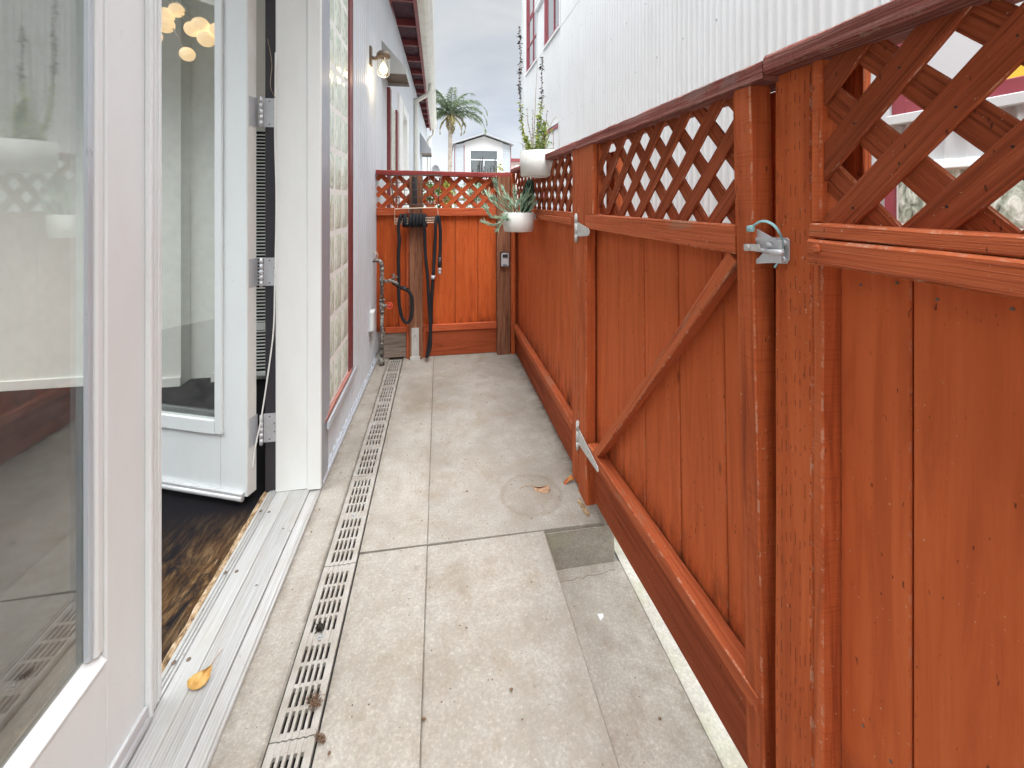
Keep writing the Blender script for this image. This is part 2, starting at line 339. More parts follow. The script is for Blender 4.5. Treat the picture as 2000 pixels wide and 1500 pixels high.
def patina():
    g = G('corroded_copper', .6, .3, .2); p = g.map('pos', (1, 1, 1)); n = g.noise(p, 55, 5, .7)
    c = g.ramp(n, [(.3, (.06, .045, .045)), (.48, (.17, .13, .12)), (.56, (.36, .36, .31)), (.7, (.52, .57, .50))]); g.col(c); g.bump(n, .6, .002); return g.m
M['patina'] = patina()
def concrete(name, base, tone=1.0, stains=True, ring=None, green=0, grime_shade=((-.289, .030, .55), (-.406, .025, .5), (-.515, .03, .6), (.655, .09, .85), (-.0435, .02, .3))):
    g = G(name, .85, .25); p = g.map('pos', (1, 1, 1))
    big = g.noise(p, 1.9, 6, .62, .3); mid = g.noise(g.map('pos', (1, 1, 1), (4, 1, 0)), 9, 6, .7); fin = g.noise(p, 130, 3, .6); vf = g.noise(p, 420, 2, .6)
    b = tuple(x * tone for x in base)
    c = g.ramp(big, [(.3, tuple(x * y for x, y in zip(b, (.60, .57, .53)))), (.47, tuple(x * .95 for x in b)), (.60, tuple(x * 1.06 for x in b)), (.72, tuple(min(.8, x * 1.2) for x in b))])
    c = g.mix(g.ramp(mid, [(.40, .60), (.62, 0.0)]), c, tuple(x * y for x, y in zip(b, (.72, .68, .62))))
    c = g.mix(g.ramp(fin, [(.40, .45), (.58, 0.0)]), c, tuple(x * .62 for x in b))
    c = g.mix(g.ramp(fin, [(.60, 0.0), (.75, .5)]), c, tuple(min(.85, x * 1.35) for x in b))
    c = g.mix(g.ramp(vf, [(.64, 0.0), (.72, .55)]), c, (.10, .085, .07))
    sp = g.noise(g.map('pos', (1, 1, 1), (9, 3, 2)), 210, 1, .5); c = g.mix(g.ramp(sp, [(.745, 0.0), (.77, .4)]), c, (.8, .79, .76))
    st = g.noise(g.map('pos', (1, .8, 1), (2.2, 7, 0)), 3.4, 5, .7, .5); c = g.mix(g.ramp(st, [(.55, 0.0), (.75, .5)]), c, (.20, .14, .09)); wm = g.noise(g.map('pos', (1, 1, 1), (6, 6, 0)), 5, 5, .7, .4); c = g.mix(g.ramp(wm, [(.54, 0.0), (.72, .40)]), c, (.225, .165, .10)); bl2 = g.noise(g.map('pos', (1, 1, 1), (16, 2, 0)), 28, 5, .75); c = g.mix(g.ramp(bl2, [(.60, 0.0), (.75, .5)]), c, (.15, .12, .095))
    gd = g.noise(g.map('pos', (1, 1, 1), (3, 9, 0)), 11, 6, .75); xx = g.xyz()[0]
    for x0, wd, am in grime_shade:
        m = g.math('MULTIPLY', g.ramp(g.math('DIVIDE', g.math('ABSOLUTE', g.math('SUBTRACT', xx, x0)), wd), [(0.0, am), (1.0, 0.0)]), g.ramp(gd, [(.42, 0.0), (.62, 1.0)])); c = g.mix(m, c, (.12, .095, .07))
    if green:
        gn = g.noise(p, 7, 5, .7); c = g.mix(g.math('MULTIPLY', g.ramp(gn, [(.45, 0.0), (.65, 1.0)]), green), c, (.42, .45, .24))
    if ring:
        x = g.xyz(); wob = g.math('MULTIPLY', g.math('SUBTRACT', g.noise(p, 14, 3, .6), .5), .035)
        dx = g.math('SUBTRACT', x[0], ring[0]); dy = g.math('SUBTRACT', x[1], ring[1])
        r = g.math('ADD', g.math('SQRT', g.math('ADD', g.math('MULTIPLY', dx, dx), g.math('MULTIPLY', dy, dy))), wob)
        edge = g.ramp(g.math('DIVIDE', r, ring[2]), [(.0, .20), (.76, .14), (.9, .34), (1.0, 0.0)]); c = g.mix(edge, c, (.17, .125, .085))
    g.bump(fin, .35, .0012); g.bump(vf, .3, .0006); g.bump(mid, .2, .003); g.col(c); return g.m
CB = (.385, .358, .315)
RC = FZ(1037, 965)
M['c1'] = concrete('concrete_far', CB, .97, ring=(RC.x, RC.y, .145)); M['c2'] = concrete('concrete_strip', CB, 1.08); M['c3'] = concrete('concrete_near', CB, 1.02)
M['c4'] = concrete('concrete_low', CB, 1.28, grime_shade=((.415, .055, .95), (.72, .05, .5))); M['c5'] = concrete('concrete_outer', (.62, .61, .55), 1.0, green=.35, grime_shade=()); M['c6'] = concrete('step_face', CB, 1.02, green=.3, grime_shade=())  # low slab: first band is occlusion shade beside the slab edge, painted into the colour
M['ground'] = concrete('ground_concrete', (.34, .33, .31), 1.0, grime_shade=())
def grate_mat():
    g = G('drain_grate', .5, .4, .1); p = g.map('pos', (1, 1, 1)); n = g.noise(p, 14, 5, .7); f = g.noise(p, 260, 2, .6)
    c = g.ramp(n, [(.35, (.33, .295, .25)), (.6, (.42, .40, .365))]); c = g.mix(g.ramp(f, [(.6, 0.0), (.72, .6)]), c, (.2, .15, .11)); g.col(c); g.bump(f, .2, .0006); return g.m
M['grate'] = grate_mat()
def floor_mat():
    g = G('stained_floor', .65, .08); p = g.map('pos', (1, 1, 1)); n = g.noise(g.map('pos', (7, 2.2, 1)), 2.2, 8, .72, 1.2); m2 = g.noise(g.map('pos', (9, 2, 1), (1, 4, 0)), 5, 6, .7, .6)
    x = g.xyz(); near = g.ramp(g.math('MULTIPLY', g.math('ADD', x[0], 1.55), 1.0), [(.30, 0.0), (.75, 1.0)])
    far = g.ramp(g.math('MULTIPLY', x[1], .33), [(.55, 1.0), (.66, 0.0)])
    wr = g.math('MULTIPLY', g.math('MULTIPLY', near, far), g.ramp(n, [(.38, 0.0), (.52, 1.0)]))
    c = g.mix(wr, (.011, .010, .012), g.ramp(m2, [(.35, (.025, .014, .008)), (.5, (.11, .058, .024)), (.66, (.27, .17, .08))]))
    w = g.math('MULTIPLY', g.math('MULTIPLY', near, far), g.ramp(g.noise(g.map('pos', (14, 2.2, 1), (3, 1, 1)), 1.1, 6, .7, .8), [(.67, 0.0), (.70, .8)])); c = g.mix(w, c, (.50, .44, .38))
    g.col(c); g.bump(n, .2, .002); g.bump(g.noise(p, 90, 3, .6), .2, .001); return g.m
M['floor'] = floor_mat()
def threshold_mat():
    g = G('threshold_aluminium', .45, .4, .25); st = g.noise(g.map('pos', (420, 3, 1)), 1, 2, .5); n = g.noise(g.map('pos', (6, 2, 1)), 3, 6, .7); sp = g.noise(g.map('pos', (1, .6, 1)), 60, 3, .6)
    c = g.ramp(st, [(.35, (.42, .42, .41)), (.65, (.58, .58, .565))]); c = g.mix(g.ramp(n, [(.45, 0.0), (.75, .6)]), c, (.40, .36, .29)); c = g.mix(g.ramp(sp, [(.70, 0.0), (.75, .8)]), c, (.2, .16, .13))
    g.col(c); g.bump(st, .35, .0006); return g.m
M['thr'] = threshold_mat()
def rotten():
    g = G('rotten_wood_edge', .9, .2); n = g.noise(g.map('pos', (60, 25, 60)), 1, 6, .8); g.col(g.ramp(n, [(.35, (.06, .035, .02)), (.5, (.36, .24, .13)), (.65, (.66, .53, .38))])); g.bump(n, 1, .004); return g.m
M['rot'] = rotten()
def blocks(name, a, b, c_):
    g = G(name, .12, .35); n = g.noise(g.map('pos', (1, 1, .55)), 17, 3, .55, 2.2); c = g.ramp(n, [(.26, a), (.46, b), (.68, c_)])
    g.col(c); g.bump(n, .8, .009); return g.m
M['block'] = blocks('glass_block', (.42, .56, .40), (.74, .86, .72), (.88, .96, .88)); M['blockr'] = blocks('glass_block_dark', (.05, .06, .05), (.36, .40, .32), (.75, .78, .70))
M['mortar'] = plain('mortar', (.85, .87, .83), .7, dirt=.1)
def glass(name, tint=(.9, .93, .9), extra=0.0, dust=.03):
    m = bpy.data.materials.new(name); m.use_nodes = True; t = m.node_tree; t.nodes.clear()
    o = t.nodes.new('ShaderNodeOutputMaterial'); tr = t.nodes.new('ShaderNodeBsdfTransparent'); tr.inputs[0].default_value = (*tint, 1)
    gl = t.nodes.new('ShaderNodeBsdfGlossy'); gl.inputs['Roughness'].default_value = .012; gl.inputs[0].default_value = (.95, .97, .96, 1)
    fr = t.nodes.new('ShaderNodeFresnel'); g0 = t.nodes.new('ShaderNodeNewGeometry'); io = t.nodes.new('ShaderNodeMath'); io.operation = 'MULTIPLY_ADD'; io.inputs[1].default_value = -.8333; io.inputs[2].default_value = 1.5; t.links.new(g0.outputs['Backfacing'], io.inputs[0]); t.links.new(io.outputs[0], fr.inputs[0])
    a = t.nodes.new('ShaderNodeMath'); a.operation = 'MULTIPLY_ADD'; a.inputs[1].default_value = 2.2; a.inputs[2].default_value = extra; t.links.new(fr.outputs[0], a.inputs[0])
    cl = t.nodes.new('ShaderNodeClamp'); t.links.new(a.outputs[0], cl.inputs[0])
    x = t.nodes.new('ShaderNodeMixShader'); t.links.new(cl.outputs[0], x.inputs[0]); t.links.new(tr.outputs[0], x.inputs[1]); t.links.new(gl.outputs[0], x.inputs[2])
    df = t.nodes.new('ShaderNodeBsdfDiffuse'); df.inputs[0].default_value = (.75, .75, .72, 1)
    nz = t.nodes.new('ShaderNodeTexNoise'); nz.inputs['Scale'].default_value = 9; nz.inputs['Detail'].default_value = 7; nz.inputs['Roughness'].default_value = .75
    ge = t.nodes.new('ShaderNodeNewGeometry'); t.links.new(ge.outputs[0], nz.inputs['Vector'])
    rp = t.nodes.new('ShaderNodeValToRGB'); t.links.new(nz.outputs[0], rp.inputs[0]); rp.color_ramp.elements[0].position = .4; rp.color_ramp.elements[0].color = (dust * .4,) * 3 + (1,)
    rp.color_ramp.elements[1].position = .75; rp.color_ramp.elements[1].color = (dust * 2.6,) * 3 + (1,)
    y = t.nodes.new('ShaderNodeMixShader'); t.links.new(rp.outputs[0], y.inputs[0]); t.links.new(x.outputs[0], y.inputs[1]); t.links.new(df.outputs[0], y.inputs[2]); t.links.new(y.outputs[0], o.inputs[0])
    return m
M['glass'] = glass('door_glass', (.96, .97, .95), .0, .03); M['glassw'] = glass('window_glass', (.55, .58, .6), .12, .02); M['jar'] = glass('lamp_glass', (.97, .95, .9), .0, .05)
def emit(name, c, s):
    m = bpy.data.materials.new(name); m.use_nodes = True; b = m.node_tree.nodes['Principled BSDF']; b.inputs['Base Color'].default_value = (.9, .8, .65, 1)
    b.inputs['Emission Color'].default_value = (*c, 1); b.inputs['Emission Strength'].default_value = s; return m
M['bulb'] = emit('lit_bulb', (1, .80, .50), 1.6); M['globe'] = emit('lit_globe', (1, .66, .33), .42)
def leafm(name, a, b, c=None, sc=30, rough=.55):
    g = G(name, rough, .35); n = g.noise(g.map('pos', (1, 1, 1)), sc, 3, .6); st = [(.32, a), (.62, b)] + ([(.75, c)] if c else []); g.col(g.ramp(n, st))
    g.b.inputs['Subsurface Weight'].default_value = 0; return g.m
M['fol'] = leafm('yellow_green_foliage', (.14, .20, .03), (.42, .47, .07), (.62, .58, .16)); M['folg'] = leafm('green_foliage', (.05, .13, .02), (.16, .30, .05))
M['dry'] = leafm('dry_dark_foliage', (.012, .010, .009), (.045, .032, .022)); M['stem'] = leafm('dry_stem', (.16, .11, .07), (.36, .28, .19))
M['succ'] = leafm('blue_green_succulent', (.19, .33, .22), (.42, .57, .42), (.52, .58, .22), 18); M['cactus'] = leafm('dark_cactus', (.008, .02, .012), (.025, .055, .03))
M['palm'] = leafm('palm_frond', (.07, .105, .06), (.18, .23, .14), None, 2); M['palmo'] = leafm('palm_old_frond', (.13, .13, .06), (.26, .22, .09), None, 2)
M['trunk'] = leafm('palm_trunk', (.20, .17, .14), (.36, .32, .28), None, 6, .9); M['boot'] = leafm('palm_boots', (.12, .10, .06), (.25, .20, .12), None, 9, .9)
M['yleaf'] = leafm('yellow_leaf', (.55, .27, .07), (.72, .45, .14), (.78, .55, .30), 60); M['bleaf'] = leafm('tan_leaf', (.32, .17, .09), (.58, .38, .24), None, 90)
M['rleaf'] = leafm('red_leaf', (.45, .06, .03), (.42, .20, .05), None, 60); M['debris'] = leafm('brown_debris', (.05, .025, .015), (.25, .16, .10), None, 240, .9); M['chip'] = plain('white_chip', (.85, .85, .85), .5)
M['hill'] = leafm('far_hill', (.10, .12, .10), (.17, .18, .15), None, .05, .9)
# ================================================================== SETTING
b = MB(); b.quad((-600, -600, -.175), (600, -600, -.175), (600, 600, -.175), (-600, 600, -.175)); struct(b, 'ground', M['ground'])
def slab(name, x0, x1, y0, y1, z0, z1, mat, tilt=0, ch=.006):
    b = MB(); nx = max(2, int((x1 - x0) / .08)); 
    # top sheet with a softly rounded worn edge
    b.box(x0, x1, y0, y1, z0, z1, 'y', ch)
    def wp(p):
        q = Vector(p)
        if tilt and q.y < y0 + .05: q.y += tilt * (q.x + .29)
        return q
    return struct(b, name, mat, wp)
JY = 1.652
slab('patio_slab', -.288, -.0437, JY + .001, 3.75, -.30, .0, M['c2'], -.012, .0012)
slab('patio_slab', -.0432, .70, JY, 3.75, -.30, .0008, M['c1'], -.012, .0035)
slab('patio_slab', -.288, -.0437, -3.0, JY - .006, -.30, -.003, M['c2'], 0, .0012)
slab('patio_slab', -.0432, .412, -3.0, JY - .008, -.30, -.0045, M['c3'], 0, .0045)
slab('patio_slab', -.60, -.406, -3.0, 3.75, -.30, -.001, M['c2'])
slab('patio_slab', -.60, .70, 3.76, 9.0, -.30, -.004, M['c2'])
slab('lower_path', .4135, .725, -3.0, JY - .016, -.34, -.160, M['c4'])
b = MB(); b.quad((.726, -5, -.165), (1.9, -5, -.165), (1.9, 12, -.165), (.726, 12, -.165)); struct(b, 'alley', M['c5'])
# grimy cast face of the step
b = MB(); b.box(.414, .70, JY - .0155, JY - .0125, -.16, -.012, 'x', .001); struct(b, 'step_face', M['c6'])
# hairline crack along the foot of the step
b = MB(); pts = []; x = .45
while x < .70: pts.append((x, JY - .05 - (.70 - x) * .10 + rng.uniform(-.006, .006), -.1597)); x += .02
for p, q in zip(pts, pts[1:]): b.quad((p[0], p[1] - .0008, p[2]), (q[0], q[1] - .0008, q[2]), (q[0], q[1] + .0006, q[2]), (p[0], p[1] + .0006, p[2]))
struct(b, 'crack', M['dark'])

# wandering hairline crack along the joint between the two pours
b = MB(); pts = []; y = -1.0
while y < 3.6: pts.append((-.0434 + .0045 * mnoise.noise(Vector((y * 3, 0, 0))) + .002 * mnoise.noise(Vector((y * 25, 4, 0))), y, .0014 + (.0002 if y > 1.65 else -.003), max(.0001, .0004 + .0026 * mnoise.noise(Vector((y * 6, 9, 0)))))); y += .012
for p, q in zip(pts, pts[1:]): b.quad((p[0] - p[3] / 2, p[1], p[2]), (p[0] + p[3] / 2, p[1], p[2]), (q[0] + q[3] / 2, q[1], q[2]), (q[0] - q[3] / 2, q[1], q[2]))
struct(b, 'crack', M['bronze'])
# drain channel and grates
DX0, DX1 = -.404, -.2905
ch_ = thing('drain_channel', 'long sunken drain channel running along the white metal wall', 'drain', (-.347, .6, -.1))
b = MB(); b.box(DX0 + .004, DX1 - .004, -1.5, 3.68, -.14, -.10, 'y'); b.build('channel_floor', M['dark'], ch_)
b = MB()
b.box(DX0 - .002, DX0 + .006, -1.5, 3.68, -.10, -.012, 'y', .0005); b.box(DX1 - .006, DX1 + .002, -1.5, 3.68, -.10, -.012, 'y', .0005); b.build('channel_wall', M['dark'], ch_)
def make_grate(y0, first):
    t = thing('drain_grate', 'x', 'drain grate', ((DX0 + DX1) / 2, y0, -.01), 'drain grates in a row over the channel')
    b = MB(); ln = .498; x0, x1 = DX0 + .003, DX1 - .003; sw = .0075; bars = 4; gap = .0155
    cx = (x0 + x1) / 2; sx0 = cx - 2 * gap - sw / 2
    y1 = y0 + ln; zt, zb = .0005, -.014
    b.box(x0, sx0, y0, y1, zb, zt, 'y', .0012); b.box(sx0 + 4 * gap + sw, x1, y0, y1, zb, zt, 'y', .0012)
    for k in range(bars): b.box(sx0 + k * gap + sw, sx0 + (k + 1) * gap, y0, y1, zb, zt, 'y', .001)
    rows = []
    yc = y0 + .016
    for half in range(2):
        for k in range(4): rows.append((yc, yc + .044)); yc += .0545
        if half == 0: yc += .030
    prev = y0
    for (a, c) in rows + [(y1, y1)]:
        if a - prev > .001: b.box(sx0 - .001, sx0 + 4 * gap + sw + .001, prev, a, zb + .001, zt - .0018, 'x', .0005)
        prev = c
    b.build('grate_bars', M['grate'], t)
    ym = (rows[3][1] + rows[4][0]) / 2
    b = MB(); b.lathe([(.0105, 0), (.0105, .0022), (.0085, .0028), (.0078, .0012), (.005, .001)], (cx, ym, -.001), 18); b.lathe([(.0042, .0), (.0042, .003), (.003, .0034)], (cx, ym, .0005), 12)
    b.build('screw', M['hood'], t)
    return t
words = {-.393: 'nearest drain grate, cut off by the bottom edge of the photo', .108: 'second nearest', }
glabs = ['drain grate out of sight in front of the others', 'nearest drain grate, cut off at the bottom of the view', 'drain grate with a brown clump of debris on its slots, nearest whole one',
         'drain grate alongside the crack between the concrete slabs, second whole one', 'drain grate level with the foot of the white door post', 'drain grate beside the glass block window, fifth from the near end', 'last drain grate, ending below the bare plywood board']
for i, y0 in enumerate([-.393 + .5, .607, 1.108, 1.61, 2.111, 2.612, 3.113]):
    g_ = make_grate(y0, i == 0); g_['label'] = glabs[i]
    if i == 0: g_['label'] = 'nearest drain grate, mostly below the picture edge'
    if i == 1: g_['label'] = 'drain grate with a dark clump of dirt at its far right corner'

# ================================================================== RIGHT FENCE (far section, gate, near section)
def lattice(mbf, mbb, lo, hi, z0, z1, cp, cm, P, pf, pb, sw=.0385, th=.009, per=.130, flip=1):
    """slats filling lo..hi by z0..z1; family f: z+flip*s=c ; family b: z-flip*s=c. P(s,z,depth) -> 3-D"""
    for fam, mb, c0, dep in ((1, mbf, cp, pf), (-1, mbb, cm, pb)):
        sg = fam * flip
        k0 = -60
        for k in range(-60, 61):
            c = c0 + (k + .5) * per   # z + sg*s = c
            pts = []
            for s_ in (lo, hi):
                z = c - sg * s_
                if z0 - 1e-6 <= z <= z1 + 1e-6: pts.append((s_, z))
            for z in (z0, z1):
                s_ = (c - z) / sg
                if lo < s_ < hi: pts.append((s_, z))
            if len(pts) < 2: continue
            pts.sort(); a, d = pts[0], pts[-1]
            if math.hypot(a[0] - d[0], a[1] - d[1]) < .03: continue
            up = (P(0, 0, 1) - P(0, 0, 0))
            jz = rng.uniform(-.0025, .0025)
            mb.beam(P(a[0], a[1] + jz, dep), P(d[0], d[1] + jz, dep), sw, th, up, .0012, 4, .0004)
PX = lambda s, z, d: Vector((d, s, z))

ff = thing('side_fence', 'far right red board fence with lattice top, between the corner post and the gate hinges', 'fence', (.66, 2.7, 0), 'fence sections along the right side')
def fence_boards(t, seams, x, z0, z1, mat=None, parent=None, warp=None, thick=.016, gp=.0019):
    b = MB()
    for a, c in zip(seams, seams[1:]):
        off = rng.uniform(0, .0025)
        b.box(x + off, x + thick + off, min(a, c) + gp, max(a, c) - gp, z0, z1, 'z', .0025)
    b.box(x + thick + .014, x + thick + .020, min(seams), max(seams), z0 + .01, z1 - .01, 'z', .001)
    return b.build('boards', mat or M['board'], t, warp)
seam = [3.72, 3.62, 3.49, 3.34, 3.18, 3.02, 2.87, 2.70, 2.535, 2.36, 2.19, 2.04, 1.93]
fence_boards(ff, seam, .665, .215, 1.20, gp=.003)
b = MB(); b.box(.622, .664, 1.95, 3.62, .202, .246, 'y', .003, 10, .0008); b.build('bottom_rail', M['rail'], ff)
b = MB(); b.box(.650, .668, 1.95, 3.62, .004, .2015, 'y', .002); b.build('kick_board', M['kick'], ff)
b = MB(); b.box(.628, .664, 1.955, 3.61, 1.217, 1.244, 'y', .0025, 10, .0006); b.box(.620, .664, 1.955, 3.61, 1.184, 1.2165, 'y', .0025, 10, .0006); b.build('middle_rail', M['rail'], ff)
b = MB(); b.box(.612, .708, 1.86, 3.66, 1.537, 1.572, 'y', .004, 24, .0012); b.build('cap_rail', M['cap'], ff)
b1, b2 = MB(), MB(); lattice(b1, b2, 1.95, 3.60, 1.24, 1.54, 2.239 + .015, .339 + .03, PX, .650, .662); b1.v and None
# both slat layers form one lattice panel
def merge(a, c):
    o = len(a.v); a.v += c.v; a.f += [[i + o for i in f] for f in c.f]; a.uv += c.uv; a.sm += c.sm; a.mi += c.mi; a.ed += c.ed; return a
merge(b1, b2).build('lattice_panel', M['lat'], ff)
b = MB(); b.box(.630, .720, 1.862, 1.952, -.05, 1.536, 'z', .003, 8, .0006); b.build('hinge_post', M['stile'], ff)
b = MB(); b.box(.619, .629, 1.848, 1.935, .02, 1.555, 'z', .002, 8, .0006); b.build('post_trim', M['stile'], ff)
b = MB(); b.box(.603, .64, 3.57, 3.61, 0, 1.53, 'z', .002); b.build('corner_trim', M['stile'], ff)

# ---- gate (its free end leans out a little at the bottom)
GY0, GY1 = .768, 1.838
def gw(p):
    q = Vector(p); t = (1.65 - q.y) / .88
    q.x += .034 * max(0, t) * (1 - q.z / 1.45); q.z += .004 * max(0, t); return q
gate = thing('gate', 'red wooden gate with lattice window, diagonal brace and metal latch', 'gate', (.64, 1.3, .03))
GS = .668
fence_boards(gate, [1.80, 1.68, 1.525, 1.327, 1.127, .933, .79], GS, .24, 1.21, warp=gw, gp=.0028)
b = MB(); b.box(.617, .660, .8195, 1.75, 1.182, 1.244, 'y', .003, 14, .0008); b.build('middle_rail', M['rail'], gate, gw)
b = MB(); b.box(.617, .664, .78, 1.72, .238, .278, 'y', .003, 14, .0009); b.build('bottom_rail', M['rail'], gate, gw)
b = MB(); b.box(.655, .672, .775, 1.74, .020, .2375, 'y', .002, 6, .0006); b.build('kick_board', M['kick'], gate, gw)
b = MB(); b.beam((.636, 1.655, .262), (.636, .832, 1.176), .034, .034, (1, 0, 0), .003, 10, .0008); b.build('diagonal_brace', M['rail'], gate, gw)
b = MB(); b.box(.618, .662, 1.742, 1.842, -.03, 1.553, 'z', .003, 8, .0006); b.build('stile', M['stile'], gate, gw)
b = MB(); b.box(.617, .640, 1.66, 1.741, 1.245, 1.540, 'z', .003, 4, .0006); b.box(.641, .664, 1.655, 1.741, 1.246, 1.540, 'z', .003, 4, .0006); b.build('lattice_stop', M['stile'], gate, gw)
b = MB(); b.box(.619, .668, GY0, .818, .05, 1.528, 'z', .003, 10, .0008); b.build('stile', M['stile'], gate, gw)
b = MB(); b.box(.640, .664, .822, .848, 1.245, 1.528, 'z', .0025, 4, .0005); b.build('lattice_stop', M['stile'], gate, gw)
b = MB(); b.box(.612, .706, .728, 1.86, 1.532, 1.571, 'y', .004, 30, .0010); b.build('cap_rail', M['cap'], gate)
b = MB(); b.box(.700, .718, .744, .83, .0, 1.53, 'z', .002); b.build('stile_backing', M['board'], gate)
b1, b2 = MB(), MB(); lattice(b1, b2, .838, 1.72, 1.235, 1.545, 2.239, .339, PX, .646, .6545, sw=.0375, th=.007); merge(b1, b2).build('lattice_panel', M['lat'], gate)
b = MB(); b.box(.70, .74, 1.63, 1.72, .1, 1.5, 'z'); b.build('rear_post', M['rail'], gate)
# hinges: pin barrel on the post, triangular leaf on the gate
for k, zc in enumerate((1.17, .245)):
    b = MB(); yh = 1.852 - (.02 if k else 0); xh = .611
    zb = zc - .055; 
    for q in range(3):
        hh = (.0, .034, .084, .122)[q], (.0, .034, .084, .122)[q + 1]
        b.tube([(xh, yh, zb + hh[0] + .001), (xh, yh, zb + hh[1])], .0078, 12)
    b.tube([(xh, yh, zb - .006), (xh, yh, zb + .128)], .0045, 8)
    hb = b
    if k == 0: pts = [(.6155, yh - .008, zc + .034), (.6155, yh - .008, zc - .031), (.6155, yh - .05, zc - .027), (.6155, yh - .148, zc - .016), (.6155, yh - .162, zc - .006), (.6155, yh - .162, zc + .006), (.6155, yh - .150, zc + .014)]
    else: pts = [(.6155, yh - .008, zc + .04), (.6155, yh - .008, zc - .03), (.6155, yh - .06, zc - .024), (.6155, yh - .235, zc - .010), (.6155, yh - .245, zc), (.6155, yh - .235, zc + .012)]
    b.poly_prism(pts, (-.0028, 0, 0))
    for py, pz in ((.03, .018), (.03, -.018), (.10, .008), (.14, -.004)) + (((.2, .0),) if k else ()):
        b.lathe([(.0045, 0), (.004, -.0016), (.002, -.0022)], (.6127, yh - py, zc + pz), 10, axis='x')
    o = b.build('hinge', M['galv'], gate); o['label'] = 'upper triangular strap hinge' if k == 0 else 'lower strap hinge by the diagonal brace'

# ---- near section with the latch post
nf = thing('side_fence', 'nearest right red fence section with big lattice openings and the incised latch post', 'fence', (.67, .3, 0), 'fence sections along the right side')
b = MB(); b.box(.650, .738, .655, .742, -.18, 1.552, 'z', .005, 12, .0008); b.build('latch_post', M['post'], nf)
b = MB(); b.box(.650, .690, .634, .6535, -.17, 1.192, 'z', .003, 12, .0008); b.build('post_trim', M['stile'], nf)
b = MB(); b.box(.646, .690, .634, .6535, 1.264, 1.545, 'z', .003, 6, .0008); b.build('post_trim', M['stile'], nf)
b = MB(); b.box(.616, .70, -3.0, .626, 1.238, 1.262, 'y', .003, 60, .0008); b.box(.612, .69, -3.0, .6265, 1.194, 1.2365, 'y', .004, 60, .001); b.build('middle_rail', M['rail'], nf)
seams = [.634, .519, .369, .219, .069, -.08, -.23, -.38, -.53, -.68, -.83, -.98, -1.13, -1.28, -1.43, -1.58, -1.73, -1.88, -2.03, -2.18, -2.33, -2.48, -2.63, -2.78, -2.95]
fence_boards(nf, seams, .682, -.15, 1.20)
b = MB(); b.box(.612, .706, -3.0, .725, 1.542, 1.577, 'y', .005, 80, .0011); b.build('cap_rail', M['cap'], nf)
b1, b2 = MB(), MB(); lattice(b1, b2, -2.9, .651, 1.235, 1.56, 1.935, 1.037, PX, .656, .6635, sw=.046, th=.0072, per=.1285); merge(b1, b2); b1.cur = 1
for i in range(-14, 14):     # sunken staples where the slats cross
    for j in range(-14, 14):
        cz, cm_ = 1.935 + (i + .5) * .1285, 1.037 + (j + .5) * .1285; z_, y_ = (cz + cm_) / 2, (cz - cm_) / 2
        if 1.27 < z_ < 1.54 and -1 < y_ < .62: q = Vector((.6523, y_ + rng.uniform(-.006, .006), z_ + rng.uniform(-.006, .006))); b1.lathe([(.0022, 0), (.0022, -.0003)], q, 6, axis='x', sx=rng.uniform(.5, 1.6), sy=rng.uniform(.6, 1.2))
b1.build('lattice_panel', [M['lat'], M['dark']], nf)
b = MB(); b.box(.70, .715, .604, .652, 1.20, 1.54, 'z', .002, 6, .001); b.build('rear_stop', M['rail'], nf)
for y in (-1.2, -2.6): b = MB(); b.box(.700, .79, y, y + .09, -.17, 1.54, 'z'); b.build('rear_post', M['post'], nf)
for y in (.592, .545, .48, .41, .33):
    for z in (1.165, .45): b = MB(); b.lathe([(.0026, .0), (.0022, -.001)], (.6825, y + rng.uniform(-.008, .008), z + rng.uniform(-.012, .012)), 8, axis='x'); b.build('nail', M['bronze'], nf)
b = MB(); b.lathe([(.0075, 0), (.0075, -.003), (.005, -.0045)], (.612, .607, 1.221), 12, axis='x'); b.build('screw_head', M['rail'], nf)
# latch: plate, jaw, striker pin, lifting lever, teal tie
lt = lambda u, v, x: FX(u, v, x)
def poly(us, x, off): 
    b = MB(); b.poly_prism([lt(u, v, x) for u, v in us], (off, 0, 0)); return b
lat = bpy.data.objects.new('gate_latch', None)
b = poly([(1472, 466), (1476, 464), (1538, 464), (1543, 469), (1543, 508), (1538, 515), (1520, 515), (1516, 511), (1516, 492), (1500, 480)], .6485, -.003)
latch = b.build('latch', M['steel'], nf)
b = MB()
for dx in (0, -.011):   # two fork plates
    b.poly_prism([lt(u, v, .645 + dx) for u, v in [(1478, 466), (1512, 466), (1528, 470), (1528, 513), (1474, 515), (1472, 510), (1484, 503), (1493, 493), (1484, 482), (1479, 474)]], (-.0024, 0, 0))
b.build('fork', M['steel'], latch)
b = poly([(1466, 446), (1470, 442), (1476, 445), (1508, 463), (1509, 466), (1481, 467), (1478, 459), (1467, 451)], .636, -.003); b.build('lever', M['steel'], latch)
b = poly([(1472, 464), (1516, 464), (1516, 469), (1474, 471)], .630, .016); b.build('flange', M['steel'], latch)
b = MB(); b.tube([lt(1495, 491, .624), lt(1522, 493, .622), lt(1531, 493, .628)], [.0052, .0056, .0062], 12); b.tube([lt(1460, 486, .628), lt(1494, 490, .626)], .0035, 8)
for u, v in ((1533, 475), (1531, 507)): b.lathe([(.0058, 0), (.0054, -.003), (.003, -.004)], lt(u, v, .6455), 14, axis='x')
for q in range(4): b.tube([lt(1497 + q * 2.2, 474, .629), lt(1501 + q * 2.2, 481, .624), lt(1501 + q * 2.2, 488, .629)], .0012, 6)
b.build('bolt', M['steel'], latch)
b = poly([(1455, 478), (1458, 476), (1484, 477), (1486, 489), (1458, 490), (1455, 487)], .622, -.003)
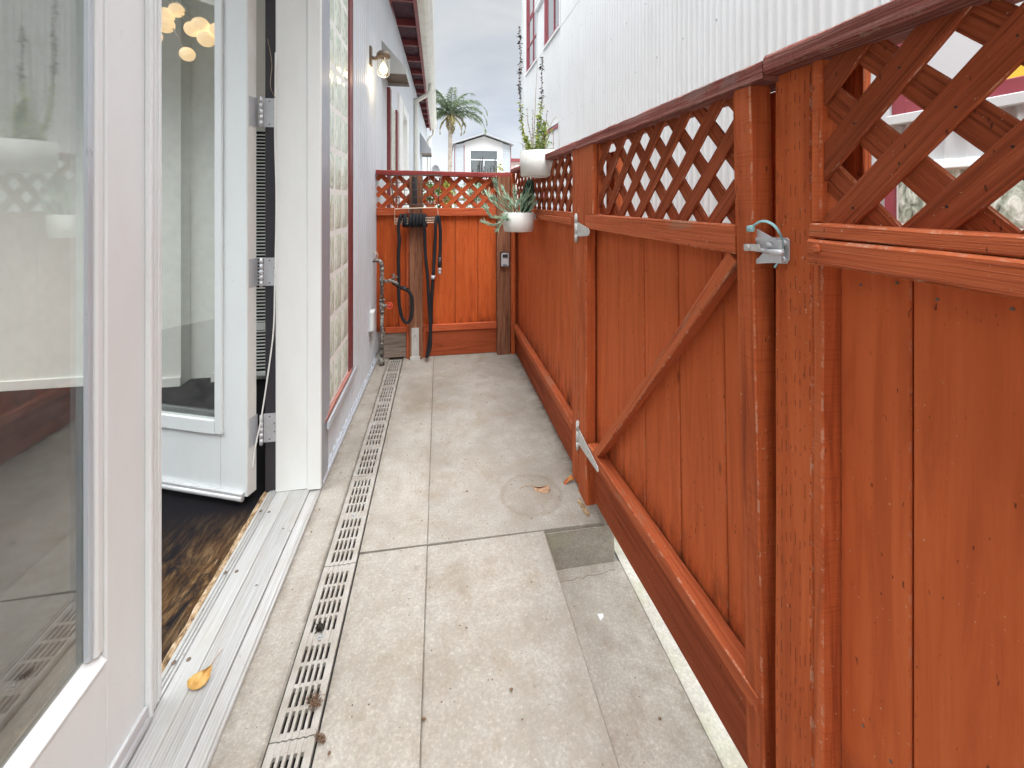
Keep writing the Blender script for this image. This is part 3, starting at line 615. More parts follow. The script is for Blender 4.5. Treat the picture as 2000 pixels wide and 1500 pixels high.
b.lathe([(.005, 0), (.0046, -.003), (.0024, -.004)], lt(1462, 483, .619), 12, axis='x'); b.build('striker_plate', M['galv'], gate)
tie = thing('cable_tie', 'teal plastic tie looped over the metal gate latch', 'cable tie', tuple(lt(1468, 446, .63)))
b = MB(); pp = spline([lt(1464, 446, .622), lt(1472, 441, .618), lt(1484, 434, .614), lt(1498, 434, .612), lt(1512, 442, .614), lt(1521, 454, .62), lt(1526, 464, .632), lt(1528, 480, .638), lt(1527, 498, .638), lt(1520, 512, .634), lt(1512, 523, .628)], 5)
b.tube(pp, .0016, 6); b.tube([p + Vector((.001, 0, .0022)) for p in pp], .0014, 6); b.build('strap', M['zip'], tie)
b = MB()
for dz, r in ((0, .0042), (.003, .0036), (-.003, .0036)): b.tube([lt(1461, 447, .618) + Vector((0, 0, dz)), lt(1471, 446, .616) + Vector((0, 0, dz))], r, 8)
b.build('knot', M['zip'], tie)

# ================================================================== BACK FENCE
YB = 3.62
bf = thing('back_fence', 'orange red board fence with lattice top closing the end of the passage', 'fence', (0, YB, 0))
def bboards(xs, z0, z1):
    b = MB()
    for a, c in zip(xs, xs[1:]): o = rng.uniform(0, .002); b.box(a + .0025, c - .0025, YB + .032 + o, YB + .048 + o, z0, z1, 'z', .0016)
    b.box(xs[0], xs[-1], YB + .062, YB + .068, z0, z1, 'z'); return b
bboards([-.52, -.328, -.23], .22, 1.20).build('boards', M['boardb'], bf)
bboards([-.14, -.05, .136, .329, .49, .70], .0, 1.20).build('boards', M['boardb'], bf)
b = MB(); b.box(-.50, -.245, YB + .004, YB + .03, 1.216, 1.242, 'x', .002, 4, .0006); b.box(-.50, -.245, YB - .004, YB + .03, 1.180, 1.2155, 'x', .002, 4, .0006)
b.box(-.13, .487, YB + .004, YB + .03, 1.214, 1.238, 'x', .002, 6, .0006); b.box(-.13, .487, YB - .004, YB + .03, 1.173, 1.2135, 'x', .002, 6, .0006); b.build('middle_rail', M['railb'], bf)
b = MB(); b.box(-.43, -.225, YB - .002, YB + .03, .215, .258, 'x', .002, 4, .0006); b.box(-.125, .487, YB - .002, YB + .03, .212, .265, 'x', .002, 4, .0006); b.build('bottom_rail', M['railb'], bf)
b = MB(); b.box(-.118, .487, YB + .010, YB + .028, .004, .2115, 'x', .002); b.build('kick_board', M['kick'], bf)
b = MB(); b.box(-.45, -.262, YB + .012, YB + .024, .01, .214, 'x', .002); b.build('plywood_patch', M['ply'], bf)
b = MB(); b.box(-.5, .612, YB - .030, YB + .06, 1.508, 1.548, 'x', .003, 20, .0008); b.build('cap_rail', M['capback'], bf, lambda p: Vector((p.x, p.y, p.z - .012 * (p.x + .5) + .002)))
b1, b2 = MB(), MB(); PB = lambda s, z, d: Vector((s, d, z)); lattice(b1, b2, -.50, .48, 1.235, 1.52, .976, 1.904, PB, YB + .028, YB + .016, sw=.038, th=.008, per=.1315, flip=1); merge(b1, b2).build('lattice_panel', M['latb'], bf)
b = MB(); b.box(-.237, -.130, YB - .045, YB + .028, .002, 1.508, 'z', .005, 16, .0018); b.build('middle_post', M['old'], bf)
b = MB(); b.box(-.262, -.239, YB - .012, YB + .03, .002, 1.178, 'z', .002); b.box(-.1285, -.108, YB - .008, YB + .03, .002, .21, 'z', .002); b.build('post_trim', M['railb'], bf)
b = MB(); b.box(.485, .598, YB - .055, YB + .035, .002, 1.503, 'z', .005, 16, .0014); b.build('corner_post', M['old'], bf)
b = MB(); b.box(-.219, -.160, YB - .051, YB - .046, .0, .262, 'z', .001); b.box(-.229, -.150, YB - .060, YB - .046, .0, .03, 'x', .002)
for z in (.205, .075):
    b.lathe([(.012, 0), (.012, -.002)], (-.19, YB - .0512, z), 16, axis='y'); b.lathe([(.0075, 0), (.0075, -.007), (.006, -.009)], (-.19, YB - .0512, z), 6, axis='y', smooth=False)
b.lathe([(.003, 0), (.003, -.002)], (-.19, YB - .0512, .145), 8, axis='y'); b.build('post_bracket', M['galv'], bf)
# second fence line seen dimly behind the lattice
of = thing('neighbour_fence', 'red fence of the next yard glimpsed through the right of the back lattice', 'fence', (.66, 4.6, 0))
fence_boards(of, [5.3 - .15 * k for k in range(11)], .60, .0, 1.22)
b = MB(); b.box(.57, .66, 3.72, 5.35, 1.22, 1.26, 'y'); b.box(.57, .66, 3.70, 5.35, 1.515, 1.55, 'y'); b.build('rail', M['rail'], of)
b1, b2 = MB(), MB(); lattice(b1, b2, 3.75, 5.3, 1.25, 1.52, 2.2, .3, PX, .62, .632); merge(b1, b2).build('lattice_panel', M['latb'], of)

# ================================================================== LEFT BUILDING
def LX(y): return -.536 + .018 * (y - 2.12)
lb = thing('metal_building', 'long white corrugated metal building along the left side with open glazed doors and maroon eaves', 'building', (-.6, 4, 0))
def corr(mb, s0, s1, z0, z1, P, pitch=.068, amp=.012, n=12, zs=None, sharp=True):
    """corrugated sheet; P(s,z,out)"""
    cnt = max(1, int(round((s1 - s0) / pitch * n))); zs = zs or [z0, z1]; base = len(mb.v)
    for z in zs:
        for k in range(cnt + 1):
            s_ = s0 + (s1 - s0) * k / cnt; ph = (s_ / pitch) % 1
            h = amp * (2 * abs(math.sin(math.pi * ph)) ** .6 - 1) if sharp else amp * (math.tanh(1.6 * math.sin(2 * math.pi * ph)) / .92)
            mb.v.append(P(s_, z, h))
    for r in range(len(zs) - 1):
        for k in range(cnt):
            a = base + r * (cnt + 1) + k; mb.face([a, a + 1, a + cnt + 2, a + cnt + 1], None, True)
PL = lambda s, z, o: Vector((LX(s) - .006 + o, s, z))
b = MB(); b.cur = 0
corr(b, 2.765, 5.62, .035, 3.35, PL); corr(b, 2.13, 2.765, .035, .262, PL); corr(b, 2.02, 2.765, 2.82, 3.35, PL)
corr(b, 6.15, 12.7, .035, 3.35, PL); corr(b, 5.62, 6.15, 2.55, 3.35, PL)
corr(b, -3.2, .08, .035, 3.35, PL); corr(b, .08, 2.03, 2.62, 3.35, PL)
b.build('siding', M['sidingl'], lb)
b = MB(); y = 2.05
b.beam((LX(2.05) + .006, 2.06, .012), (LX(3.6) + .006, 3.6, .012), .03, .022, (0, 0, 1), .006); 
b.beam((LX(2.05) - .0, 2.06, .028), (LX(3.6) - .0, 3.6, .028), .022, .012, (0, 0, 1), .002); b.build('base_flashing', M['flash'], lb)
# backing and structure behind the siding
b = MB(); b.box(-.72, -.56, 2.8, 12.7, 0, 3.3); b.box(-.72, -.56, 2.1, 2.8, 0, .25); b.box(-.72, -.56, 2.1, 2.8, 2.85, 3.3); b.box(-.72, -.56, -3.2, .05, 0, 3.3); b.box(-.72, -.56, .05, 2.1, 2.66, 3.3); b.build('inner_wall', M['int'], lb)
# glass block window
gbw = MB(); x = -.533
z0 = .288; rr, cc = .2115, .165
for i in range(12):
    for j in range(4):
        ya = 2.662 - (j + 1) * cc + .004; yb = 2.662 - j * cc - .004; za = z0 + i * rr + .004; zb = za + rr - .008
        ya = max(ya, 2.07)
        # pillowed face
        nn = 6; base = len(gbw.v)
        for p in range(nn + 1):
            for q in range(nn + 1):
                s_, t_ = p / nn, q / nn; e = min(s_, 1 - s_, t_, 1 - t_); h = .007 * (1 - math.exp(-e * 14)) + rng.uniform(-.0006, .0006)
                gbw.v.append(Vector((x + h, ya + (yb - ya) * s_, za + (zb - za) * t_)))
        for p in range(nn):
            for q in range(nn):
                a = base + p * (nn + 1) + q; gbw.face([a, a + nn + 1, a + nn + 2, a + 1], None, True)
        gbw.box(-.60, x + .0005, ya, yb, za, zb, 'z', .0005)
win = gbw.build('glass_block_window', M['block'], lb)
b = MB(); b.box(-.59, -.531, 2.04, 2.667, .27, 2.82); b.build('mortar', M['mortar'], win)
b = MB(); b.box(-.56, LX(2.7) + .004, 2.668, 2.765, .262, 2.84, 'z', .003); b.box(-.56, -.515, 2.03, 2.76, 2.80, 2.86, 'y', .003); b.build('frame', M['maroon'], win)
b = MB(); b.box(-.60, -.516, 2.10, 2.72, .264, .284, 'y', .003, 8, .0006); b.build('sill', M['sill'], win)
b = MB(); b.box(-.512, -.5015, 2.10, 2.78, .238, .272, 'y', .002); b.build('sill_flashing', M['flash'], win)
# jamb, side flashing
b = MB(); b.box(-.709, -.576, 2.030, 2.13, .018, 2.70, 'z', .004); b.box(-.5755, -.517, 2.020, 2.036, .018, 2.70, 'z', .004); b.box(-.5755, -.534, 2.0365, 2.128, .018, 2.70, 'z', .004); b.build('door_post', M['jamb'], lb)
b = MB(); b.box(-.533, -.5185, 2.0365, 2.150, .03, 2.7, 'z', .002); b.box(-.53, -.522, 2.129, 2.20, .20, 2.7, 'z', .001); b.build('side_flashing', M['flashd'], lb)
b = MB(); b.box(-.756, -.7095, 2.045, 2.13, .0, 2.60, 'z', .002); b.build('rebate', M['black'], lb)
b = MB(); b.box(-.75, -.52, .08, 2.13, 2.56, 2.66, 'y', .004); b.box(-.75, -.52, .06, .16, .02, 2.56, 'z', .004); b.build('door_head', M['jamb'], lb)
# loose weather strip hanging off the jamb
b = MB(); b.tube(spline([(-.706, 2.024, 1.95), (-.709, 2.024, 1.6), (-.703, 2.023, 1.3), (-.708, 2.022, .95), (-.712, 2.02, .75), (-.722, 2.01, .62), (-.752, 2.0, .38), (-.775, 1.99, .24), (-.782, 1.985, .16)], 6), [.003] * 49, 6); b.build('weather_strip', M['whiteedge'], lb)
b = MB(); b.tube(spline([(-.705, 2.02, 1.75), (-.722, 2.01, 1.80), (-.716, 2.01, 1.9), (-.730, 2.0, 2.0)], 5), .0014, 5); b.build('loose_thread', M['stem'], lb)
# threshold
b = MB()
b.box(-.566, -.5195, -.5, 2.03, -.002, .010, 'y', .003); b.box(-.706, -.5665, -.5, 2.03, -.002, .016, 'y', .001)
for k in range(9): b.box(-.640 + k * .0078, -.6368 + k * .0078, -.5, 2.0275, .0165, .0178, 'y', .0004)
b.box(-.652, -.645, -.5, 2.0275, .0165, .020, 'y', .001); b.box(-.534, -.528, -.5, 2.0275, .0105, .014, 'y', .001)
for k in range(3): b.box(-.735 + k * .011, -.7275 + k * .011, -.5, 2.04, .0, .020 + .001 * k, 'y', .0015)
b.box(-.742, -.7065, -.5, 2.04, -.02, .0145, 'y', .001)
th = b.build('threshold', M['thr'], lb)
for y in (.9, 1.33, 1.62, 1.9):
    for xx in (-.690, -.722): b = MB(); b.lathe([(.006, 0), (.0056, .0016), (.003, .002)], (xx, y + rng.uniform(-.01, .01), .0165 if xx > -.7 else .0235), 12); b.build('screw', M['bronze'], th)
for y in (1.05, 1.55, 1.80): b = MB(); b.lathe([(.0045, 0), (.003, .0015)], (-.60, y, .0165), 10); b.build('screw', M['bronze'], th)
b = MB(); b.box(-.762, -.743, -.5, 2.05, -.02, .012, 'y', .003, 60, .003); b.build('rotten_edge', M['rot'], lb)
# near closed leaf
XD = -.71
nd = MB()
nd.box(XD - .045, XD, 1.062, 1.205, .035, 2.50, 'z', .003)
nd.box(XD - .045, XD, .12, 1.0615, .035, .300, 'y', .003); nd.box(XD - .045, XD, .12, 1.0615, 2.38, 2.50, 'y', .003); nd.box(XD - .045, XD, .10, .24, .3005, 2.3795, 'z', .003)
door1 = nd.build('door', M['white'], lb); door1['label'] = 'closed glazed white door leaf nearest the camera'
b = MB(); b.box(XD - .028, XD - .023, .235, 1.07, .295, 2.385, 'z', .0005); b.build('pane', M['glass'], door1)
b = MB()   # glazing beads
b.poly_prism([(XD - .0225, .24, .3005), (XD + .002, .24, .3005), (XD + .002, .24, .306), (XD - .0225, .24, .334)], (0, .82, 0))
b.box(XD - .0225, XD - .004, 1.042, 1.0615, .33, 2.375, 'z', .004); b.build('glazing_bead', M['white'], door1)
b = MB(); b.box(XD - .0222, XD - .010, 1.030, 1.0415, .335, 2.37, 'z', .002); b.build('gasket', M['flash'], door1)
b = MB(); b.box(XD + .0005, XD + .015, 1.182, 1.194, .03, 2.50, 'z', .003); b.box(XD + .0005, XD + .008, 1.1945, 1.236, .03, 2.50, 'z', .002); b.box(XD + .0085, XD + .0105, 1.203, 1.207, .03, 2.5, 'z', .0008); b.box(XD + .0085, XD + .0105, 1.219, 1.223, .03, 2.5, 'z', .0008); b.build('astragal', M['white'], door1)
b = MB(); b.box(XD + .0005, XD + .010, .12, 1.178, .028, .066, 'y', .003); b.tube([(XD + .010, .12, .032), (XD + .010, 1.18, .032)], .009, 10); b.build('door_sweep', M['alu'], door1)
# far open leaf, swung inwards on its hinges
C0 = Vector((-.812, 2.0, 0)); dd = Vector((-.93, .367, 0)).normalized(); nn_ = Vector((.367, .93, 0)).normalized()
def PLf(s, z, o): return C0 + dd * s + nn_ * o + Vector((0, 0, z))
def lbox(mb, s0, s1, z0, z1, o0, o1, g='z', ch=.002):
    if g == 'z': mb.beam(PLf((s0 + s1) / 2, z0, (o0 + o1) / 2), PLf((s0 + s1) / 2, z1, (o0 + o1) / 2), o1 - o0, s1 - s0, dd, ch)
    else: mb.beam(PLf(s0, (z0 + z1) / 2, (o0 + o1) / 2), PLf(s1, (z0 + z1) / 2, (o0 + o1) / 2), o1 - o0, z1 - z0, (0, 0, 1), ch)
TH = .050; W = .80
b = MB(); lbox(b, .0, .135, .03, 2.5, 0, TH); lbox(b, W - .16, W, .03, 2.5, 0, TH); lbox(b, .1355, W - .1605, .03, .325, 0, TH, 'x'); lbox(b, .1355, W - .1605, 2.38, 2.5, 0, TH, 'x')
door2 = b.build('door', M['white'], lb); door2['label'] = 'glazed white door leaf swung open into the room on three steel hinges'
b = MB(); lbox(b, -.003, -.0005, .03, 2.5, .001, TH - .001); b.build('worn_edge', M['whiteedge'], door2)
b = MB(); lbox(b, .118, .155, .29, 2.4, -.012, -.0005, 'z', .004); lbox(b, .1555, W - .2, .285, .345, -.012, -.0005, 'x', .004); b.build('glazing_bead', M['white'], door2)
b = MB(); lbox(b, .13, W - .155, .32, 2.39, .026, .031, 'z', .0005); b.build('pane', M['glass'], door2)
b = MB(); lbox(b, .01, W, .022, .05, -.016, -.001, 'x', .004); b.tube([PLf(.01, .026, -.012), PLf(W, .026, -.012)], .011, 10); b.build('door_sweep', M['alu'], door2)
for k, (za, zb) in enumerate(((1.625, 1.752), (.925, 1.048), (.235, .360))):
    b = MB(); A_ = PLf(0, 0, TH); kx, ky = -.765, 2.035
    # leaf plate on the door edge, knuckle, jamb plate facing the passage
    lbox(b, -.0055, -.0035, za, zb, .006, TH + .004)
    b.tube([(kx, ky - .008, za - .003), (kx, ky - .008, zb + .003)], .0062, 12)
    for q in range(5): b.tube([(kx, ky - .008, za + (zb - za) * q / 5 + .001), (kx, ky - .008, za + (zb - za) * (q + 1) / 5 - .001)], .0072, 12)
    b.box(kx + .004, -.7055, 2.0405, 2.0445, za, zb, 'z', .0006)
    b.cur = 1
    for q, (fx, fz) in enumerate(((.45, .1), (.85, .35), (.85, .65), (.45, .9))):
        b.lathe([(.0034, 0), (.003, -.0006), (.0010, -.0002)], (kx + .006 + fx * .05, 2.0405, za + fz * (zb - za)), 10, axis='y')
    b.build('hinge', [M['steel'], M['bronze']], door2)
# interior room
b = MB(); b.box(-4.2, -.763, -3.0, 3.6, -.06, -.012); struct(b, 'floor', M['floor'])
b = MB(); b.box(-1.62, -.72, 3.42, 3.5, -.01, 3.1); b.box(-4.2, -1.6202, 3.50, 3.58, -.01, 3.1); b.box(-2.02, -1.80, 3.38, 3.499, -.01, 3.1)
b.box(-4.28, -4.2, -3.0, 3.58, -.01, 3.1); b.box(-4.2, -.72, -3.08, -3.0, -.01, 3.1)
b.box(-4.2, -.72, -3, -1.6, 3.1, 3.15); b.box(-4.2, -.72, 2.2, 3.5, 3.1, 3.15); b.box(-4.2, -3.3, -1.6, 2.2, 3.1, 3.15); b.box(-1.5, -.72, -1.6, 2.2, 3.1, 3.15)  # ceiling pieces leave an added skylight opening that lets daylight into the room
b.box(-.72, -.70, 2.13, 3.42, -.01, 3.1); b.build('interior_wall', M['int'], lb)
b = MB(); b.box(-1.62, -.73, 3.405, 3.4195, -.01, .055, 'x'); b.box(-4.2, -2.021, 3.485, 3.4995, -.01, .055, 'x'); b.box(-2.025, -1.797, 3.365, 3.379, -.01, .055, 'x'); b.build('skirting', M['intbase'], lb)
ht = thing('wall_heater', 'tall cream wall heater with black slotted grille, seen in the gap beside the open door', 'heater', (-1.2, 3.35, .1))
b = MB(); b.box(-1.40, -1.05, 3.352, 3.404, .04, 1.80, 'z', .004); b.build('casing', M['dark'], ht)
b = MB(); z = .09
while z < 1.78:
    if not (.36 < z < .42): b.box(-1.385, -1.065, 3.338, 3.351, z, z + .008, 'x', .001)
    z += .024
b.box(-1.40, -1.05, 3.335, 3.352, .37, .42, 'x'); b.box(-1.40, -1.05, 3.335, 3.352, .04, .07, 'x'); b.box(-1.232, -1.226, 3.334, 3.3375, .05, 1.78, 'z'); b.build('grille', M['whiteedge'], ht)
ch = thing('globe_chandelier', 'cluster of warm lit glass globes hanging inside, seen through the open door glass', 'ceiling lamp', (-1.9, 2.6, 3.1))
gl = [(324, 30, 13), (323, 48, 14), (376, 57, 13), (392, 51, 15), (403, 76, 14), (366, 106, 12), (425, 60, 13), (300, 70, 13), (345, 20, 12)]
b = MB(); 
for u, v, r in gl:
    p = FY(u, v, 2.9); hub = Vector((-1.85, 2.9, 2.75)); b.tube([p, (p + hub) / 2 + Vector((0, 0, .05)), hub], .004, 6)
b.tube([hub, (hub.x, hub.y, 3.1)], .006, 8); b.build('stem', M['steel'], ch)
for u, v, r in gl:
    p = FY(u, v, 2.9); b = MB(); rad = r * 2.9 / F * 1.0
    b.lathe([(rad * math.sin(a), -rad * math.cos(a)) for a in [math.pi * k / 10 for k in range(1, 10)]], p, 18); b.build('globe', M['globe'], ch)
# eave: rafter tails, fascias, gutter, downspouts
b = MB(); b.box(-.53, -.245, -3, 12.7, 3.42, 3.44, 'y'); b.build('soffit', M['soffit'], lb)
b = MB(); b.box(-.535, -.485, -3, 12.7, 3.30, 3.40, 'y', .004); b.box(-.262, -.225, -3, 12.7, 3.335, 3.47, 'y', .004); b.build('fascia', M['maroon'], lb)
y = 4.5 - .64 * 12
for k in range(25):
    b = MB(); b.box(-.485, -.262, y + k * .64 - .019, y + k * .64 + .019, 3.34, 3.42, 'x', .002); b.build('rafter_tail', M['maroon'], lb)
b = MB()
prof = [(-.222, 3.47), (-.222, 3.352), (-.15, 3.350), (-.115, 3.36), (-.095, 3.40), (-.068, 3.43), (-.062, 3.475), (-.066, 3.475), (-.074, 3.435), (-.10, 3.408), (-.12, 3.372), (-.15, 3.356), (-.216, 3.358), (-.216, 3.47)]
b.poly_prism([(x, -3, z) for x, z in prof], (0, 15.7, 0)); b.build('gutter', M['gutter'], lb)
b = MB(); b.poly_prism([(-4.2, -3.1, 3.16), (-.2, -3.1, 3.475), (-.2, -3.1, 3.51), (-4.2, -3.1, 3.19)][:0] or [(-4.3, 2.2, 4.4), (-.2, 2.2, 3.475), (-.2, 2.2, 3.52), (-4.3, 2.2, 4.45)], (0, 10.55, 0)); 
b.poly_prism([(-1.5, -3.1, 3.77), (-.2, -3.1, 3.475), (-.2, -3.1, 3.52), (-1.5, -3.1, 3.82)], (0, 5.299, 0)); b.build('roof', M['roofgrey'], lb)  # roof stops short to keep the added skylight opening clear
for k, (yy, bot) in enumerate(((7.65, 0), (12.6, 1.6))):
    xw = LX(yy) + .04
    b = MB(); r = .038
    b.tube(spline([(-.15, yy, 3.40), (-.15, yy, 3.28), (-.17, yy, 3.20), (-.25, yy, 3.13), (xw - .06 + .04, yy, 3.02), (xw, yy, 2.95), (xw, yy, 2.85), (xw, yy, bot)], 6), r, 12); b.build('downspout', M['gutter'], lb)
# features further along the left wall: glass block strip, maroon post, white door surround
b = MB(); b.box(-.535, LX(5)+.006, 4.42, 4.95, .1, 2.28); b.build('glass_block_strip', M['block'], lb)
b = MB(); b.box(-.54, LX(5)+.022, 4.95, 5.10, .1, 2.32); b.box(-.54, LX(5)+.02, 4.28, 4.40, .1, 2.40); b.build('window_post', M['maroon'], lb)
b = MB(); b.box(-.54, LX(5.4) + .03, 5.12, 5.62, .0, 2.55); b.box(-.54, LX(6.2) + .03, 6.15, 6.45, .0, 2.55); b.box(-.54, LX(6) + .028, 5.62, 6.15, 2.42, 2.55); b.build('door_surround', M['jamb'], lb)
b = MB(); b.box(-.60, -.57, 5.62, 6.15, .0, 2.42); b.build('recessed_panel', M['gutter'], lb)
# hood
def hood(y0, y1, zt, zm, zb, pr, name, label, mat):
    t = thing(name, label, 'vent hood', (LX(y0), y0, zb), 'vent hoods on the left wall'); b = MB(); xw = LX(y0) + .004
    def side(y): return [(xw, y, zt), (xw + pr * .96, y, zm), (xw + pr, y, zm - .012), (xw + pr, y, zb), (xw, y, zb)]
    b.poly_prism(side(y0), (0, .004, 0)); b.poly_prism(side(y1 - .004), (0, .004, 0))
    b.poly_prism([(xw, y0 + .0045, zt), (xw + pr * .96, y0 + .0045, zm), (xw + pr * .96, y0 + .0045, zm - .004), (xw, y0 + .0045, zt - .004)], (0, y1 - y0 - .009, 0))
    b.poly_prism([(xw + pr * .965, y0 + .0045, zm - .005), (xw + pr, y0 + .0045, zm - .012), (xw + pr, y0 + .0045, zb), (xw + pr - .004, y0 + .0045, zb), (xw + pr - .004, y0 + .0045, zm - .012)], (0, y1 - y0 - .009, 0))
    b.build('shell', mat, t); b = MB(); b.box(xw + .005, xw + pr - .006, y0 + .006, y1 - .006, zb + .035, zb + .045); b.build('inner_screen', M['bronze'], t)
    return t
hood(3.92, 4.36, 2.72, 2.49, 2.43, .215, 'vent_hood', 'galvanised metal vent hood high on the left wall behind the lit lamp', M['hood'])
hood(9.4, 10.3, 2.78, 2.42, 2.33, .24, 'vent_hood', 'small dark grey vent hood far along the left wall, past the first downspout', M['roofgrey'])
# wall lamp
yl = 3.36; xl = LX(yl)
wl = thing('wall_lamp', 'lit outdoor wall lamp with bronze bracket and ribbed glass jar on the left wall', 'lamp', (xl, yl, 2.35))
b = MB(); b.box(xl + .002, xl + .016, yl - .03, yl + .03, 2.32, 2.46, 'z', .005); b.tube(spline([(xl + .01, yl, 2.385), (xl + .04, yl, 2.375), (xl + .06, yl, 2.39), (xl + .09, yl, 2.405)], 5), .013, 10); b.build('bracket', M['bronze'], wl)
b = MB(); lc = (xl + .10, yl, 2.30); b.lathe([(.012, .135), (.035, .130), (.050, .112), (.052, .085), (.047, .085)], lc, 24); b.build('cap', M['bronze'], wl)
b = MB(); b.lathe([(.045, .085), (.048, .05), (.048, -.02), (.044, -.045), (.03, -.060), (.012, -.066)], lc, 24); b.build('glass_jar', M['jar'], wl)
b = MB(); b.lathe([(.008, .05), (.014, .04), (.026, .015), (.030, -.008), (.022, -.03), (.008, -.038)], lc, 18); b.build('bulb', M['bulb'], wl)
pl = bpy.data.lights.new('lamp_light', 'POINT'); pl.energy = .7; pl.color = (1, .78, .5); pl.shadow_soft_size = .03; po = bpy.data.objects.new('lamp_light', pl); scn.collection.objects.link(po); po.parent = wl; po.location = (.10, 0, -.13)
# white box on the wall
wb = thing('junction_box', 'small white junction box low on the corrugated wall near the back fence', 'box', (LX(3.45), 3.45, .3))
b = MB(); b.box(LX(3.35) + .004, LX(3.35) + .035, 3.30, 3.40, .33, .47, 'z', .006); b.build('cover', M['white'], wb); b = MB(); b.tube([(LX(3.35) + .02, 3.35, .33), (LX(3.35) + .02, 3.35, .27), (LX(3.35) - .01, 3.37, .24)], .008, 8); b.tube([(LX(3.35) + .02, 3.33, .33), (LX(3.35) + .02, 3.33, .28)], .006, 8); b.build('conduit', M['galv'], wb)
# far continuation behind the building
fb = thing('distant_shed', 'pale low building beyond the end of the maroon eaves', 'building', (-1, 15, 0))
b = MB(); b.box(-3.5, -.42, 13.2, 21, -.17, 3.55); b.box(-.42, -.28, 15.5, 20.5, -.17, 3.5); b.build('wall', M['house'], fb)
b = MB(); b.box(-.419, -.36, 13.3, 13.5, -.17, 3.5); b.build('corner_post', M['gutter'], fb)
b = MB(); b.tube([(-.24, 13.6, 0), (-.24, 13.6, 3.4)], .02, 8); b.build('pipe', M['roofgrey'], fb)
ds = thing('satellite_dish', 'grey satellite dish and bracket at the end of the left building', 'dish', (-.1, 14, 2))
b = MB(); c = Vector((-.10, 14, 2.22))
b.lathe([(.02, .0), (.10, -.012), (.19, -.05), (.235, -.09), (.23, -.097), (.185, -.06), (.10, -.022), (.02, -.01)], c, 22, axis='y', sx=.6)
b.build('bowl', M['roofgrey'], ds); b = MB(); b.tube([c, c + Vector((-.2, .1, -.25)), c + Vector((-.35, .2, -.6))], .03, 8); b.tube([c + Vector((.3, .1, -.2)), c + Vector((0, -.4, -.1))], .015, 6); b.box(.0, .25, 14.2, 14.6, 1.75, 2.2); b.build('arm', M['roofgrey'], ds)
# ================================================================== RIGHT BUILDING
XR = 1.9
rb = thing('corrugated_building', 'tall white corrugated metal building behind the right fence with dark red windows', 'building', (2.5, 3, 0))
yc = FX(1021, 100, XR).y
zl = FX(1027, 150, XR).z
w1 = (FX(1029, 0, XR).y, FX(1050, 0, XR).y); w2 = (FX(1064, 0, XR).y, FX(1094, 0, XR).y); w3 = (FX(1062, 0, XR).y, FX(1093, 0, XR).y)
zw = zl + .03; z3t = FX(1092, 240, XR).z
PR = lambda s, z, o: Vector((XR - o, s, z))
b = MB()
ZT = 6.4
# near windows visible through the lattice
nwz = FX(1830, 212, XR).z; nwy1 = FX(1745, 200, XR).y; nwy0 = -2.2
gbz = FX(1850, 318, XR).z; gby1 = FX(1735, 400, XR).y; gby0 = -2.0
holes = [(w1[1], w1[0], zw, ZT - .3), (w2[1], w2[0], zw, ZT - .3), (w3[1], w3[0], .6, z3t), (nwy0, nwy1, nwz, 3.2), (gby0, gby1, .2, gbz)]
ys = sorted(set([-4.0, yc] + [h[0] for h in holes] + [h[1] for h in holes]))
for a, c in zip(ys, ys[1:]):
    m_ = (a + c) / 2; zz = sorted([(h[2], h[3]) for h in holes if h[0] <= m_ <= h[1]]); cur = -.17
    segs = []
    for q in zz: segs.append((cur, q[0])); cur = q[1]
    segs.append((cur, ZT))
    for s0, s1 in segs:
        if s1 - s0 > .01:
            if s0 < zl < s1: corr(b, a, c, s0, zl - .004, PR, amp=.010, sharp=False); corr(b, a, c, zl + .004, s1, PR, amp=.010, sharp=False)
            else: corr(b, a, c, s0, s1, PR, amp=.010, sharp=False)
b.cur = 1
k = 0; y = -1.0
while y < yc - .2:   # rows of dark fasteners
    for q, zr_ in enumerate((.35, .95, 1.50, 2.02, 2.55, 3.1, 3.65, 4.3, 4.9)):
        if (k + q) % 2 == 0 and not any(h[0] - .05 < y < h[1] + .05 and h[2] - .05 < zr_ < h[3] + .05 for h in holes):
            b.lathe([(.0085, .0), (.0085, -.004), (.005, -.008)], (XR - .008, y, zr_ + (k % 3) * .012), 8, axis='x')
    y += .068 * 3; k += 1
y = nwy1 - .06
while y > -1.5: b.lathe([(.011, .0), (.011, -.004), (.006, -.010)], (XR - .010, y, nwz - .085), 10, axis='x'); y -= .272
b.build('siding', [M['siding'], M['roofgrey']], rb)
b = MB(); b.box(XR + .012, XR + .02, -4, yc, -.17, zw - .02); b.box(XR + .35, 6.5, -4, yc - .1, -.17, ZT - .02)
b.box(XR + .02, XR + .249, yc - .3, yc - .1, -.17, ZT - .02)
b.build('inner_wall', M['house'], rb)
b = MB(); b.box(XR - .018, XR + .10, yc, yc + .02, -.17, ZT, 'z', .002); b.box(XR - .020, XR - .010, yc - .07, yc, -.17, ZT, 'z', .002); b.build('corner_trim', M['siding'], rb)
b = MB(); b.box(XR - .004, XR + .004, -4, yc - .08, zl - .0038, zl + .0038, 'y', .0005); b.build('sheet_joint', M['roofgrey'], rb)
